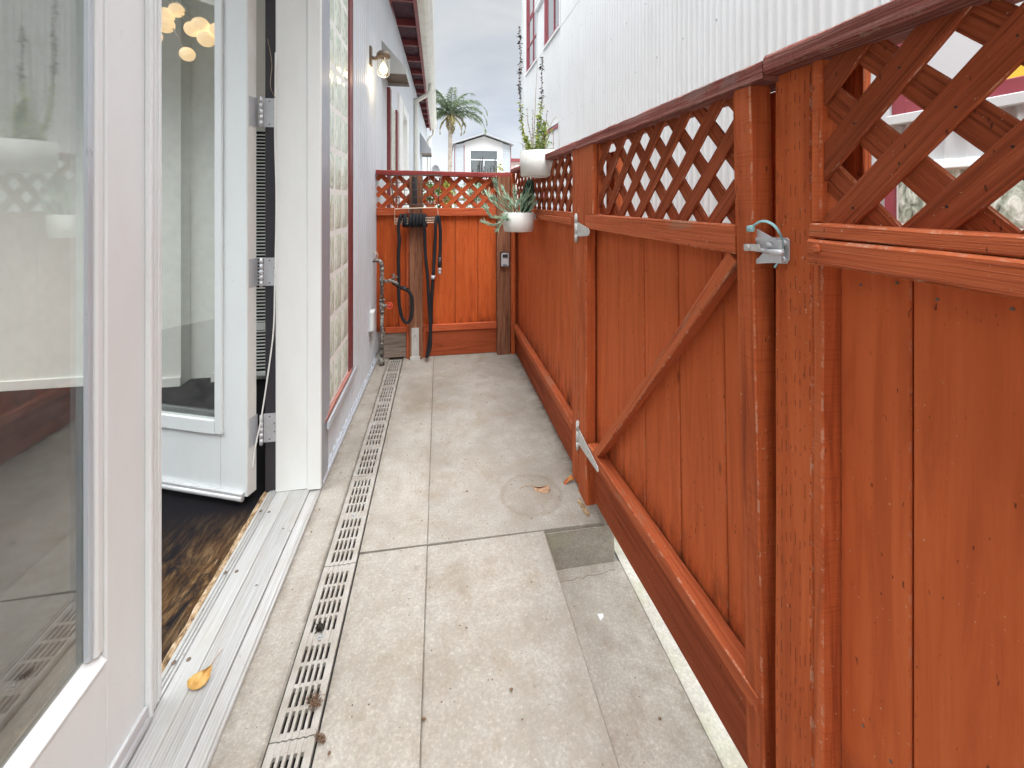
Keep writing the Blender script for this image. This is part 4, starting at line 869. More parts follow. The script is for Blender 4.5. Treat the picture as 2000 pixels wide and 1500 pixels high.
def window(y0, y1, z0, z1, muntz, munty, far_wide=.09):
    far_wide = .055
    b = MB(); fr = .055
    # white trim ring, red frame, recessed glazing
    x0, x1 = XR - .022, XR + .040
    fw = MB(); fw.box(x0 + .012, x1, y1 - far_wide, y1, z0, z1, 'z', .003); fw.box(x0 + .012, x1, y0, y0 + fr, z0, z1, 'z', .003)
    fw.box(x0 + .012, x1, y0 + fr, y1 - far_wide, z0, z0 + fr, 'y', .003); fw.box(x0 + .012, x1, y0 + fr, y1 - far_wide, z1 - fr, z1, 'y', .003)
    w_ = fw.build('window', M['redtrim'], rb)
    tr = MB(); tr.box(x0, x0 + .03, y0 - .035, y0 - .001, z0 - .04, z1 + .04, 'z', .003); tr.box(x0, x0 + .03, y1 + .001, y1 + .035, z0 - .04, z1 + .04, 'z', .003)
    tr.box(x0 - .012, x0 + .03, y0 - .001, y1 + .001, z0 - .04, z0 - .001, 'y', .003); tr.box(x0, x0 + .03, y0 - .001, y1 + .001, z1 + .001, z1 + .04, 'y', .003); tr.build('trim', M['siding'], w_)
    mn = MB()
    for z in muntz: mn.box(XR + .010, XR + .022, y0 + fr, y1 - far_wide, z - .014, z + .014, 'y', .002)
    for y in munty: mn.box(XR + .009, XR + .023, y - .010, y + .010, z0 + fr, z1 - fr, 'z', .002)
    if mn.v: mn.build('muntin', M['redtrim'], w_)
    gp = MB(); gp.box(XR + .025, XR + .029, y0 + fr - .01, y1 - .01, z0 + .01, z1 - .01, 'z', .0005); gp.build('pane', M['glassw'], w_)
    bl = MB(); bl.box(XR + .14, XR + .15, y0 - .02, y1 + .02, z0 - .02, z1 + .02, 'z'); bl.build('blind', M['houseg'], w_)
    return w_
window(w1[1], w1[0], zw, ZT - .3, [zw + .55, zw + 1.08, zw + 1.14, zw + 1.65], [w1[1] + (w1[0] - w1[1]) * .45], .22)
window(w2[1], w2[0], zw, ZT - .3, [zw + .95], [w2[1] + (w2[0] - w2[1]) * .42], .22)
window(w3[1], w3[0], .6, z3t, [], [(w3[0] * .4 + w3[1] * .6)], .35)
window(nwy0, nwy1, nwz, 3.2, [nwz + .55], [nwy1 - .42, nwy1 - .9, nwy1 - 1.4, nwy1 - 1.9], .06)
# yellow card with small round marks standing in the near window
b = MB(); yc1 = FX(1962, 150, XR + .03).y; b.box(XR + .008, XR + .012, yc1 - .5, yc1, nwz + .056, nwz + .056 + .17, 'y', .0005); cd_ = b.build('notice_card', M['yellow'], rb)
b = MB()
for k in range(6): b.lathe([(.012, 0), (.012, -.0006)], (XR + .0078, yc1 - .035 - k * .045, nwz + .12), 12, axis='x')
b.build('printed_mark', M['ink'], cd_)
# near glass block window
b = MB(); n_r = 4
hgt = (gbz - .2) / 4
for i in range(5):
    for j in range(9):
        ya = gby1 - .04 - (j + 1) * .212 + .006; yb = ya + .20; zb = gbz - .03 - i * .212; za = zb - .20
        nn = 6; base = len(b.v)
        for p in range(nn + 1):
            for q in range(nn + 1):
                s_, t_ = p / nn, q / nn; e = min(s_, 1 - s_, t_, 1 - t_); h = .007 * (1 - math.exp(-e * 14))
                b.v.append(Vector((XR - .006 - h, ya + (yb - ya) * s_, za + (zb - za) * t_)))
        for p in range(nn):
            for q in range(nn):
                a = base + p * (nn + 1) + q; b.face([a, a + 1, a + nn + 2, a + nn + 1], None, True)
gb2 = b.build('glass_block_window', M['blockr'], rb)
b = MB(); b.box(XR - .003, XR + .06, gby0, gby1 - .03, .1, gbz - .02); b.build('mortar', M['mortar'], gb2)
b = MB(); b.box(XR - .025, XR + .01, gby0, gby1, gbz - .022, gbz + .012, 'y', .003); b.build('trim', M['white'], gb2)
b = MB(); b.box(XR - .022, XR + .02, gby1 - .036, gby1, .15, gbz - .024, 'z', .003); b.build('frame', M['redtrim'], gb2)
# small wall vent between the upper windows
b = MB(); yv = FX(1056, 8, XR).y; zv = FX(1056, 8, XR).z
b.box(XR - .05, XR - .01, yv - .35, yv + .3, zv - .05, zv + .4, 'y', .01)
for k in range(3): b.box(XR - .06, XR - .051, yv - .33, yv + .28, zv - .03 + k * .12, zv + .0 + k * .12, 'y', .002)
b.build('wall_vent', [M['siding']], rb)

# ================================================================== THINGS AT THE BACK FENCE
YH = YB - .09
def PXZ(u, v, y=YH): return FY(u, v, y)
bk = thing('wire_basket', 'dark wire basket hanging on the lattice above the cream wire shelf', 'basket', tuple(PXZ(790, 370)))
b = MB()
tl, tr_, bl_, br_ = PXZ(762, 343), PXZ(862, 342), PXZ(770, 400), PXZ(855, 399)
for k in range(5):
    t = k / 4; b.tube([tl.lerp(bl_, t), tr_.lerp(br_, t)], .0042 if k in (0, 4) else .0028, 6)
for k in range(9):
    t = k / 8; b.tube([tl.lerp(tr_, t), bl_.lerp(br_, t)], .0042 if k in (0, 8) else .0026, 6)
for k in range(9):
    t = k / 8; p = bl_.lerp(br_, t); b.tube([p, p + Vector((0, .05, -.004))], .0016, 6)
b.tube([tl, tl + Vector((.0, .07, .004))], .0022, 6); b.tube([tr_, tr_ + Vector((0, .07, .004))], .0022, 6)
b.build('wire_grid', M['darkwire'], bk)
b = MB(); c0 = PXZ(805, 345, YB - .05); c1 = PXZ(806, 400, YB - .05); b.box(c0.x, c0.x + .042, YB - .054, YB - .046, c1.z, c0.z, 'z', .002); b.build('hanger_bar', M['lockblack'], bk)
sh = thing('wire_shelf', 'cream coated wire rack on the back fence carrying the coiled black hose', 'rack', tuple(PXZ(812, 430)))
b = MB(); a_, c_, d_, e_ = PXZ(771, 408), PXZ(855, 405), PXZ(856, 434), PXZ(771, 438)
b.tube([e_, a_, c_, d_], .0036, 8); b.tube([e_, d_], .0030, 8)
m0, m1 = PXZ(772, 427), PXZ(855, 424); m2, m3 = PXZ(772, 433), PXZ(855, 430)
b.tube([m0, m1], .0026, 6); b.tube([m2, m3], .002, 6)
for k in range(36):
    t = k / 35; p = m0.lerp(m1, t); q = e_.lerp(d_, t); b.tube([p + Vector((0, .04, 0)), p, q], .0013, 5)
for t in (.06, .93): p = a_.lerp(c_, t); b.tube([p, p + Vector((0, .01, .05)), p + Vector((0, .05, .055))], .002, 6)
b.build('wire_frame', M['creamwire'], sh)
hs = thing('garden_hose', 'black fabric garden hose looped over the cream wire rack down to the ground', 'hose', tuple(PXZ(812, 500)))
yq = YH - .03; P_ = lambda u, v, dy=0: FY(u, v, yq + dy)
path = [P_(768, 552, .03), P_(776, 558), P_(786, 563), P_(797, 568), P_(804, 580), P_(805, 600), P_(803, 620), P_(796, 630), P_(788, 625), P_(782, 608), P_(779, 580), P_(779, 540), P_(778, 500), P_(780, 470), P_(778, 445), P_(782, 424), P_(785, 421, .03), P_(787, 430, .05), P_(789, 441, .02)]
for k in range(6):
    u = 790 + k * 6.6 + (4 if k else 0); path += [P_(u, 438, -.012), P_(u + 1, 424, -.01), P_(u + 2.5, 420, .03), P_(u + 4, 430, .055), P_(u + 5, 441, .03)]
path += [P_(829, 436, -.01), P_(830, 470), P_(831, 500), P_(835, 540), P_(837, 575), P_(839, 610), P_(841, 650), P_(840, 680), P_(835, 694), P_(834, 694, .02), P_(838, 672, .02), P_(841, 640, .03), P_(842, 600, .02), P_(845, 555), P_(848, 510), P_(850, 470), P_(851, 438, -.012), P_(853, 424), P_(856, 424), P_(858, 432), P_(860, 450), P_(860, 480), P_(859, 503)]
b = MB(); b.tube(spline(path, 5), .0135, 10); b.build('tube', M['rubber'], hs)
b = MB(); b.tube([P_(859, 502), P_(859, 522)], .0165, 12); b.build('sleeve', M['lockblack'], hs); b = MB(); b.tube([P_(797, 567, -.004), P_(785, 561, -.004)], .0155, 12); b.build('sleeve', M['lockblack'], hs)
b = MB(); b.lathe([(.011, 0), (.015, -.008), (.015, -.02), (.010, -.024), (.014, -.032), (.014, -.045), (.009, -.05)], P_(859, 523), 14); b.tube([P_(846.5, 538, -.01), P_(845.5, 545, -.01)], .0165, 10); b.build('coupling', M['steel'], hs)
# water pipe with taps
wp = thing('water_pipe', 'corroded copper water pipe with tap in the left corner by the back fence', 'pipe', tuple(FY(745, 705, 3.5)))
yp = 3.50; Q = lambda u, v, dy=0: FY(u, v, yp + dy)
b = MB(); b.tube(spline([Q(726, 515, .02), Q(728, 510), Q(735, 508), Q(743, 511), Q(746, 520)], 5), .016, 12); b.tube([Q(746, 518), Q(746, 545), Q(746, 590)], .0135, 12); b.tube([Q(746, 590), Q(746, 610)], .020, 12); b.tube([Q(746, 606), Q(746, 700)], .0150, 12)
for v0, v1, r in ((522, 528, .0185), (541, 555, .0185), (584, 588, .023), (606, 611, .021), (669, 673, .0185)): b.tube([Q(746, v0), Q(746, v1)], r, 12)
b.tube([Q(746, 697), Q(746, 712)], .022, 8); b.build('riser', M['patina'], wp)
b = MB(); b.tube([Q(746, 549), Q(756, 549, -.02), Q(765, 548, -.03)], [.010, .012, .016], 12); b.tube(spline([Q(762, 548, -.03), Q(770, 550, -.03), Q(777, 556, -.03)], 4), .013, 12); b.tube([Q(767, 547, -.03), Q(770, 539, -.04)], .008, 10); b.tube([Q(765, 536, -.04), Q(776, 542, -.04)], .0055, 8); b.tube([Q(770, 534, -.05), Q(771, 545, -.03)], .0045, 8); b.build('tap', M['patina'], wp)
b = MB(); b.tube([Q(746, 597), Q(757, 597, -.03)], [.018, .012], 12); b.build('valve', M['patina'], wp)
b = MB(); cc_ = Q(761, 597, -.035); ring = [cc_ + Vector((.006 * math.sin(a), .012 * math.cos(a) * .5, .024 * math.cos(a))) + Vector((.016 * math.sin(a), 0, 0)) for a in [2 * math.pi * k / 16 for k in range(17)]]
b.tube(ring, .0035, 6)
for k in range(4): a = math.pi * k / 4; b.tube([ring[k * 2], ring[(k * 2 + 8) % 16]], .002, 5)
b.build('handwheel', M['redknob'], wp)
b = MB(); b.tube(spline([Q(726, 497), Q(733, 492, -.02), Q(738, 498, -.02), Q(736, 507)], 4), .003, 6); b.build('hanging_wire', M['creamwire'], wp)
# key lock box
kb = thing('key_lock_box', 'small grey and black key lock box on the corner post of the back fence', 'lock box', tuple(FY(985, 506, YB - .055)))
b = MB(); p0, p1 = FY(976.5, 492, YB - .06), FY(994, 520, YB - .06)
x0, x1, z1, z0 = p0.x, p1.x, p0.z, p1.z
b.poly_prism([(x0, YB - .057, z0), (x1, YB - .057, z0), (x1, YB - .057, z1 - .012), (x1 - .012, YB - .057, z1), (x0 + .012, YB - .057, z1), (x0, YB - .057, z1 - .012)], (0, -.028, 0)); b.build('case', M['lockblack'], kb)
b = MB(); b.poly_prism([(x0 + .007, YB - .0855, z0 + .006), (x1 - .007, YB - .0855, z0 + .006), (x1 - .007, YB - .0855, z1 - .014), (x1 - .016, YB - .0855, z1 - .006), (x0 + .016, YB - .0855, z1 - .006), (x0 + .007, YB - .0855, z1 - .014)], (0, -.006, 0)); b.build('door', M['lockgrey'], kb)
b = MB(); b.box(x0 + .018, x1 - .016, YB - .097, YB - .092, z1 - .045, z1 - .018, 'x', .004); b.box(x0 + .020, x1 - .022, YB - .0935, YB - .0918, z0 + .012, z0 + .020, 'x', .001); b.build('shutter', M['lockblack'], kb)

# ================================================================== PLANTERS
def pot(name, label, c, r, h, taper, notch=False, soilz=-.02, sx=1.0):
    t = thing(name, label, 'planter', tuple(c), 'white planters on the right fence'); b = MB()
    b.lathe([(r * taper * .93, 0), (r * taper, .004), (r, h), (r - .004, h + .001), (r - .006, h - .02)], c, 48, sx=sx)
    if notch: pass
    b.build('bowl', M['pot'], t); b = MB(); b.lathe([(r - .012, h + soilz - .01), (r - .012, h + soilz), (.01, h + soilz + .004)], c, 24, sx=sx); b.build('soil', M['soil'], t); return t
CU = Vector((.622, 2.56, 1.448)); pu = pot('railing_planter', 'round white planter straddling the fence rail, holding tall dry stems', CU, .134, .152, .95)
b = MB(); b.lathe([(.055, -.002), (.055, -.006), (.05, -.008)], CU + Vector((-.02, -.01, .002)), 24); b.build('drain_ring', M['pot'], pu)
CL = Vector((.510, 2.72, 1.102)); pw = pot('wall_planter', 'round white planter hung below the rail, spilling blue green succulent', CL, .104, .122, .93)
b = MB(); b.box(.56, .622, 2.70, 2.74, 1.18, 1.215); b.build('hook', M['steel'], pw)
def leafquad(mb, p, d, ln, wd, up=None, curl=.2):
    d = Vector(d).normalized(); s_ = d.cross(Vector(up or (rng.uniform(-1, 1), rng.uniform(-1, 1), rng.uniform(-1, 1)))).normalized(); nrm = s_.cross(d)
    i = len(mb.v); mb.v += [p, p + d * ln * .35 + s_ * wd / 2 + nrm * curl * ln * .2, p + d * ln + nrm * curl * ln * -.25, p + d * ln * .35 - s_ * wd / 2 + nrm * curl * ln * .2]
    mb.face([i, i + 1, i + 2, i + 3], None, False)
tp = thing('tall_herb_plant', 'tall spindly plant with dark dried tips in the upper white planter', 'plant', tuple(CU + Vector((0, 0, .13))))
top = CU + Vector((0, 0, .13)); st, dl, gl_, yl_ = MB(), MB(), MB(), MB()
def D(u, v, y=2.56): return FY(u, v, y)
stems = [([(1035, 292), (1027, 270), (1019, 240), (1016, 200), (1015, 160), (1017, 110), (1014, 52)], 'main'),
         ([(1045, 292), (1052, 262), (1056, 220), (1058, 180), (1058, 112)], 'main'),
         ([(1040, 292), (1044, 240), (1046, 190), (1049, 130), (1047, 120)], 'bare'),
         ([(1040, 290), (1036, 262), (1031, 240), (1029, 212)], 'dry'), ([(1042, 292), (1040, 262), (1041, 215)], 'dry'),
         ([(1052, 292), (1062, 262), (1067, 235), (1069, 215)], 'dry'), ([(1055, 292), (1070, 255), (1082, 232), (1087, 228)], 'bare'),
         ([(1062, 290), (1074, 262), (1080, 252)], 'bare'), ([(1030, 294), (1022, 284), (1014, 278)], 'bare'), ([(1050, 292), (1050, 255), (1052, 225)], 'green'), ([(1058, 292), (1062, 265), (1064, 240)], 'green'), ([(1036, 292), (1030, 280), (1027, 268)], 'green')]
for pts, kd in stems:
    pp = spline([D(u, v, 2.56 + rng.uniform(-.05, .05) * 0 + k * .004) for k, (u, v) in enumerate(pts)], 8); m_ = len(pp)
    st.tube(pp, [.0028 - .0020 * k / m_ for k in range(m_)], 5)
    for k in range(m_):
        f = k / m_; p = pp[k]
        for q in range(9 if kd in ('main', 'green') else 3 if kd == 'dry' else 0):
            if rng.random() < .25: continue
            if kd == 'main' and p.z > top.z + .30 + rng.uniform(-.03, .03): mb, ln, wd = dl, rng.uniform(.010, .022) * (1.5 if math.sin(k * .9) > 0 else .7), rng.uniform(.006, .012)
            elif kd == 'dry' and f > .3: mb, ln, wd = dl, rng.uniform(.005, .013), rng.uniform(.003, .005)
            elif kd == 'dry': continue
            else: mb, ln, wd = (yl_ if rng.random() < .75 else gl_), rng.uniform(.014, .038), rng.uniform(.005, .010)
            dv = Vector((rng.uniform(-1, 1), rng.uniform(-1, 1), rng.uniform(-1.1, .5)))
            pj = p + (pp[min(k + 1, m_ - 1)] - p) * rng.random()
            leafquad(mb, pj, dv, ln, wd)
for k in range(560):
    a = rng.uniform(0, 6.28); r = rng.uniform(0, .07); p = top + Vector((r * math.cos(a) + .01, r * math.sin(a), -.01 + .20 * rng.random() ** 2)); leafquad(gl_ if rng.random() < .6 else yl_, p, (rng.uniform(-1, 1), rng.uniform(-1, 1), rng.uniform(0, 1.4)), rng.uniform(.012, .03), .007)
st.build('stem', M['stem'], tp); dl.build('dried_leaves', M['dry'], tp); yl_.build('yellow_leaves', M['fol'], tp); gl_.build('green_leaves', M['folg'], tp)
# succulent with finger leaves
sp = thing('trailing_succulent', 'blue green finger leaved succulent spilling left over the lower white planter', 'plant', tuple(CL + Vector((0, 0, .11)))); b = MB()
T = CL + Vector((0, 0, .105))
def finger(p, d, ln, r):
    d = Vector(d).normalized(); q = p + d * ln * .5 + Vector((0, 0, ln * .10)); b.tube([p, q, p + d * ln + Vector((0, 0, ln * .32))], [r * .7, r, r * .25], 6)
def E_(u, v): return FY(u, v, 2.66)
branches = [[(1005, 415), (992, 402), (975, 378), (967, 362)], [(1000, 415), (985, 412), (965, 400), (952, 382)], [(995, 416), (980, 425), (962, 425), (950, 412)], [(990, 416), (975, 435), (960, 440), (948, 437)], [(992, 416), (982, 434), (972, 450)], [(1012, 415), (1006, 395), (1004, 375)],
            [(1015, 415), (1020, 400), (1030, 385)], [(1020, 415), (1030, 402), (1040, 390)], [(1010, 415), (1000, 398), (990, 390)], [(1000, 414), (978, 396), (962, 388)], [(1008, 415), (1012, 400), (1018, 390)], [(1025, 416), (1034, 412), (1043, 402)], [(1002, 416), (998, 424), (990, 430)], [(1018, 414), (1024, 396), (1030, 376)], [(1004, 415), (994, 392), (984, 372)]]
for br in branches:
    pp = spline([E_(u, v) + Vector((0, rng.uniform(-.03, .03), 0)) for u, v in br], 5); b.tube(pp, .0026, 5)
    m_ = len(pp)
    for k in range(2, m_):
        dr = (pp[k] - pp[k - 1]).normalized()
        for q in range(3 if k < m_ - 3 else 6):
            side = Vector((rng.uniform(-1, 1), rng.uniform(-1, 1), rng.uniform(-.4, 1))); finger(pp[k], dr * 1.1 + side * .75, rng.uniform(.022, .048), rng.uniform(.0015, .0025))
b.build('finger_leaves', M['succ'], sp)
ca = thing('dark_cactus', 'dark green ridged cactus standing in the lower white planter against the lattice', 'plant', tuple(CL + Vector((.05, 0, .11)))); b = MB()
base = CL + Vector((.050, .02, .10)); b.v = []
prof = [(.02, 0), (.030, .03), (.033, .10), (.032, .17), (.026, .215), (.012, .238)]
nn = 30
for (r, h) in prof:
    for j in range(nn):
        a = 2 * math.pi * j / nn; rr_ = r * (1 + .16 * math.cos(a * 10)); b.v.append(base + Vector((rr_ * math.cos(a) + h * .12, rr_ * math.sin(a), h)))
for k in range(len(prof) - 1):
    for j in range(nn): a = k * nn + j; c2 = k * nn + (j + 1) % nn; b.face([a, c2, c2 + nn, a + nn], None, False)
b.face([(len(prof) - 1) * nn + j for j in range(nn)])
for k in range(160):
    a = 2 * math.pi * rng.randrange(10) / 10; h = rng.uniform(.01, .19); p = base + Vector((.035 * math.cos(a) + h * .12, .035 * math.sin(a), h)); leafquad(b, p, (math.cos(a), math.sin(a), rng.uniform(-.3, .8)), .008, .0016)
b.build('body', M['cactus'], ca)

# ================================================================== BEYOND THE BACK FENCE
rk = thing('plant_rack', 'wooden plant rack just behind the back fence', 'rack', (.1, 4.4, 0)); b = MB()
b.box(-.25, .5, 4.25, 4.65, 1.30, 1.325, 'x'); b.build('shelf', M['ply'], rk); b = MB()
for x in (-.23, .48):
    for y in (4.27, 4.63): b.box(x - .02, x + .02, y - .02, y + .02, 0, 1.3)
b.build('leg', M['ply'], rk)
def small_pot(c, r, h, mat, label):
    t = thing('flower_pot', label, 'pot', tuple(c), 'pots behind the back fence'); b = MB(); b.lathe([(r * .75, 0), (r, h), (r + .008, h), (r + .008, h + .02), (r - .006, h + .02), (r - .01, h)], c, 20); b.build('shell', mat, t); return t
def tuft(c, label, mat, n, ln, wd, cat='plant', name='potted_succulent', upb=.6):
    t = thing(name, label, cat, tuple(c), 'succulents behind the back fence'); b = MB()
    for k in range(n):
        a = rng.uniform(0, 6.28); d = Vector((math.cos(a), math.sin(a), rng.uniform(.1, 1) * upb * 2)); leafquad(b, Vector(c), d, ln * rng.uniform(.6, 1.1), wd, None, .3)
    b.build('leaves', mat, t); return t
YR = 4.45
for (u, v, m_, lab, pl_) in ((870, 332, M['terra'], 'small terracotta pot behind the back fence, left one on the rack', 'spiky yellow green succulent poking above the back fence, nearer the palm trunk'), (926, 334, M['terra'], 'terracotta pot behind the back fence, middle one on the rack', 'small yellow green succulent poking above the back fence in front of the gabled house window')):
    p = FY(u, v, YR); c = Vector((p.x, YR, 1.326)); small_pot(c, .06, .19, m_, lab); tuft((p.x, YR, 1.53), pl_, M['fol'], 90, .085, .016)
p = FY(950, 330, YR); c = Vector((p.x, YR + .06, 1.326)); small_pot(c, .09, .18, M['terra'], 'widest terracotta pot behind the back fence, with tall dark stems')
tt = thing('tall_stem_plant', 'clump of tall dark bare stems with a few leaves beyond the back fence', 'plant', (p.x, YR, 1.5)); b = MB(); b2_ = MB()
for k in range(13):
    x = p.x + rng.uniform(-.14, .14); y = YR + .06 + rng.uniform(-.05, .05); h = rng.uniform(.12, .27); pp = spline([(p.x + (x - p.x) * .4, y, 1.48), (x, y, 1.48 + h * .5), (x + rng.uniform(-.02, .02), y, 1.5 + h)], 5); b.tube(pp, .003, 5)
    for q in range(40): leafquad(b, pp[rng.randrange(3, len(pp))] + Vector((0, 0, rng.uniform(-.01, .01))), (rng.uniform(-1, 1), rng.uniform(-1, 1), rng.uniform(-.5, 1)), .014, .005)
for q in range(80): leafquad(b2_, Vector((p.x + .14 + rng.uniform(-.03, .03), YR + rng.uniform(-.03, .03), 1.52 + rng.uniform(0, .17))), (rng.uniform(-1, 1), rng.uniform(-1, 1), rng.uniform(-1, 1)), .03, .012)
b.build('stem', M['dry'], tt); b2_.build('leaves', M['fol'], tt)
for k, (x, z, ml) in enumerate(((.07, 0, 'yellow green shrub glimpsed through the middle of the back lattice'), (-.08, 0, 'dark leafy shrub glimpsed through the back lattice beside the basket'), (.33, 0, 'grey leafy shrub glimpsed through the right of the back lattice'))):
    t = thing('yard_shrub', ml, 'shrub', (x, 4.0, 0), 'shrubs behind the back lattice'); b = MB()
    for q in range(900): 
        p = Vector((x + rng.gauss(0, .06), 4.0 + rng.gauss(0, .06), rng.uniform(.9, 1.47))); leafquad(b, p, (rng.uniform(-1, 1), rng.uniform(-1, 1), rng.uniform(-1, 1)), .04, .016)
    s2 = MB(); s2.tube([(x, 4.0, 0), (x + .01, 4.0, .6), (x, 4.0, 1.35)], .012, 6); s2.build('stem', M['stem'], t); b.build('leaves', (M['fol'], M['folg'], M['succ'])[k], t)
# gabled house
YG = 40.0
gh = thing('gabled_house', 'small white gabled house with a large window, standing beyond the back fence', 'house', (2, YG, 0)); 
def GP(u, v): return FY(u, v, YG)
b = MB(); pk = [(907, 400), (907, 278), (945, 266), (982, 279), (982, 400)]
b.poly_prism([GP(u, v) for u, v in pk], (0, 6, 0)); b.build('wall', M['house'], gh)
for ua, ub, pts in ((889, 906.5, ((887, 400), (887, 283), (907, 279), (907, 400))), (983, 997, ((982, 400), (982, 280), (998, 285), (998, 400)))):
    b = MB(); b.poly_prism([GP(u, v) for u, v in pts], (0, 6, 0))
    for k in range(26):
        z = GP(890, 290).z - k * .22; a_, c_ = GP(ua, 300), GP(ub, 300); b.box(a_.x, c_.x, YG - .03, YG - .005, z - .2, z - .02, 'x', .01)
    b.build('side_panel', M['houseg'], gh)
b = MB(); b.poly_prism([GP(u, v) + Vector((0, -.5, 0)) for u, v in ((884, 282), (945, 263), (1003, 284), (1003, 281.5), (945, 260.5), (884, 279.5))], (0, 7.4, 0)); b.build('roof', M['roofgrey'], gh)
b = MB(); 
for u in (888, 906.5, 997.5): p = GP(u, 300); b.box(p.x - .03, p.x + .03, YG - .06, YG - .035, -.17, GP(u, 284).z, 'z')
b.build('corner_board', M['maroon'], gh)
b = MB(); a_, c_ = GP(919, 294), GP(971, 345); b.box(a_.x, c_.x, YG - .05, YG - .01, c_.z, a_.z); wn_ = b.build('window', M['glassw'], gh); 
b = MB(); b.box(a_.x + .03, c_.x - .03, YG - .008, YG - .002, c_.z, a_.z - .03); b.build('dark_room', M['roofgrey'], wn_)
b = MB(); zz = GP(919, 312).z; b.box(a_.x, c_.x, YG - .09, YG - .051, zz - .035, zz + .035, 'x'); p = GP(945, 300); b.box(p.x - .03, p.x + .03, YG - .09, YG - .051, c_.z, zz - .06); b.box(a_.x - .08, c_.x + .08, YG - .09, YG - .051, a_.z, a_.z + .1, 'x'); b.box(a_.x - .08, a_.x, YG - .09, YG - .051, c_.z, a_.z); b.box(c_.x, c_.x + .08, YG - .09, YG - .051, c_.z, a_.z); b.build('frame', M['white'], wn_)
pb = thing('pink_house', 'low pinkish house with reddish roof at the far right of the gabled house', 'house', (8, 60, 0)); b = MB(); a_, c_ = FY(990, 316, 60), FY(1060, 345, 60); b.box(a_.x, c_.x, 60, 66, -.17, a_.z); b.build('wall', M['pinkwall'], pb)
b = MB(); b.box(a_.x - .4, c_.x + .4, 59.5, 66.5, a_.z, a_.z + .45, 'x'); b.build('roof', M['maroon'], pb); b = MB(); p = FY(1010, 322, 60); b.box(p.x - .3, p.x + .3, 59.94, 59.99, p.z - .9, p.z); b.build('window', M['white'], pb)
b = MB(); hp = []
for k in range(41):
    x = -200 + k * 20; hp.append((x, 420, -1 + 22 + 9 * mnoise.noise(Vector((x * .012, 3, 0)))))
for q, r in zip(hp, hp[1:]):
    b.quad((q[0], 400, -2), (r[0], 400, -2), (r[0], 420, r[2]), (q[0], 420, q[2])); b.quad((q[0], 420, q[2]), (r[0], 420, r[2]), (r[0], 520, -2), (q[0], 520, -2))
struct(b, 'hills', M['hill'])
# palm
YP = 30.0
pc = FY(880, 232, YP); pf = FY(878, 392, YP)
pt = thing('palm_tree', 'tall palm tree with arching fronds rising beyond the back fence', 'palm tree', (pf.x, YP, 0)); b = MB()
b.tube([(pf.x, YP, -.17), (pf.x + .02, YP, 2), (pc.x - .02, YP, pc.z - .9), (pc.x, YP, pc.z - .1)], [.19, .16, .14, .16], 14); b.build('trunk', M['trunk'], pt)
b = MB()
for k in range(70):
    a = rng.uniform(0, 6.28); h = rng.uniform(-1.1, .0); r = .13 + .06 * math.sin((h + 1.25) * 2.2); p = Vector((pc.x + r * math.cos(a) * .8, YP + r * math.sin(a) * .8, pc.z + h)); d = Vector((math.cos(a) * .5, math.sin(a) * .5, 1)); b.beam(p, p + d * .36, .10, .03, (math.cos(a), math.sin(a), 0), .005)
b.build('leaf_bases', M['boot'], pt)
cr_ = MB(); co = MB(); head = Vector((pc.x, YP, pc.z + .25))
def frond(mb, az_, el0, ln, droop, nl=54, ll=.60):
    d = Vector((math.cos(az_), math.sin(az_), 0)); pts = []; p = head.copy(); e_ = el0; n_ = 22
    for k in range(n_ + 1):
        pts.append(p.copy()); p = p + (d * math.cos(e_) + Vector((0, 0, 1)) * math.sin(e_)) * (ln / n_); e_ -= droop / n_ * (1 + 1.0 * k / n_)
    mb.tube(pts, [.035 * (1 - k / (n_ + 1)) + .006 for k in range(n_ + 1)], 5)
    sd_ = d.cross(Vector((0, 0, 1)))
    for k in range(nl):
        f = .1 + .9 * k / nl; i = min(n_ - 1, int(f * n_)); q = pts[i].lerp(pts[i + 1], f * n_ - i); tg = (pts[i + 1] - pts[i]).normalized(); l_ = ll * (math.sin(min(1, f * 1.15 + .12) * math.pi) ** .5 * .85 + .15) if f < .9 else ll * .55
        for sg in (-1, 1):
            dv = (sd_ * sg * rng.uniform(.55, 1) + tg * rng.uniform(.5, .9) + Vector((0, 0, rng.uniform(-.75, .15)))).normalized(); wv = dv.cross(Vector((0, 0, 1))).normalized() * .019
            L2 = l_ * rng.uniform(.75, 1.1); a2 = q + dv * L2 * .55; e2 = q + dv * L2 + Vector((0, 0, -.16 * L2)); i0 = len(mb.v); mb.v += [q - wv, q + wv, a2 + wv * .8, e2, a2 - wv * .8]; mb.face([i0, i0 + 1, i0 + 2, i0 + 3, i0 + 4])
angs = [(0.1, 1.15, 3.5, 1.75), (.3, .55, 3.5, 1.5), (.05, .8, 3.3, 1.6), (-.2, .25, 3.1, 1.2), (3.0, 1.1, 3.3, 1.0), (3.4, 1.25, 3.1, .7), (2.9, .75, 2.8, 1.3), (3.25, .15, 2.4, 1.3), (1.5, 1.25, 3.0, 1.4), (-1.5, 1.35, 3.0, 1.3), (.6, 1.35, 3.0, 1.0), (2.4, 1.35, 3.0, .8), (-.8, 1.1, 2.9, 1.7), (-2.3, 1.1, 2.8, 1.5), (-2.7, .5, 2.2, 1.5), (1.0, .8, 2.4, 1.6), (2.2, .7, 2.4, 1.6)]
for a in angs: frond(cr_, *a)
for a in ((-.35, -.45, 1.7, 1.0), (3.4, -.5, 1.6, .9), (-1.4, -.2, 1.8, 1.5), (.25, .1, 1.9, 1.6)): frond(co, *a, 36, .45)
cr_.build('crown', M['palm'], pt); co.build('old_fronds', M['palmo'], pt)

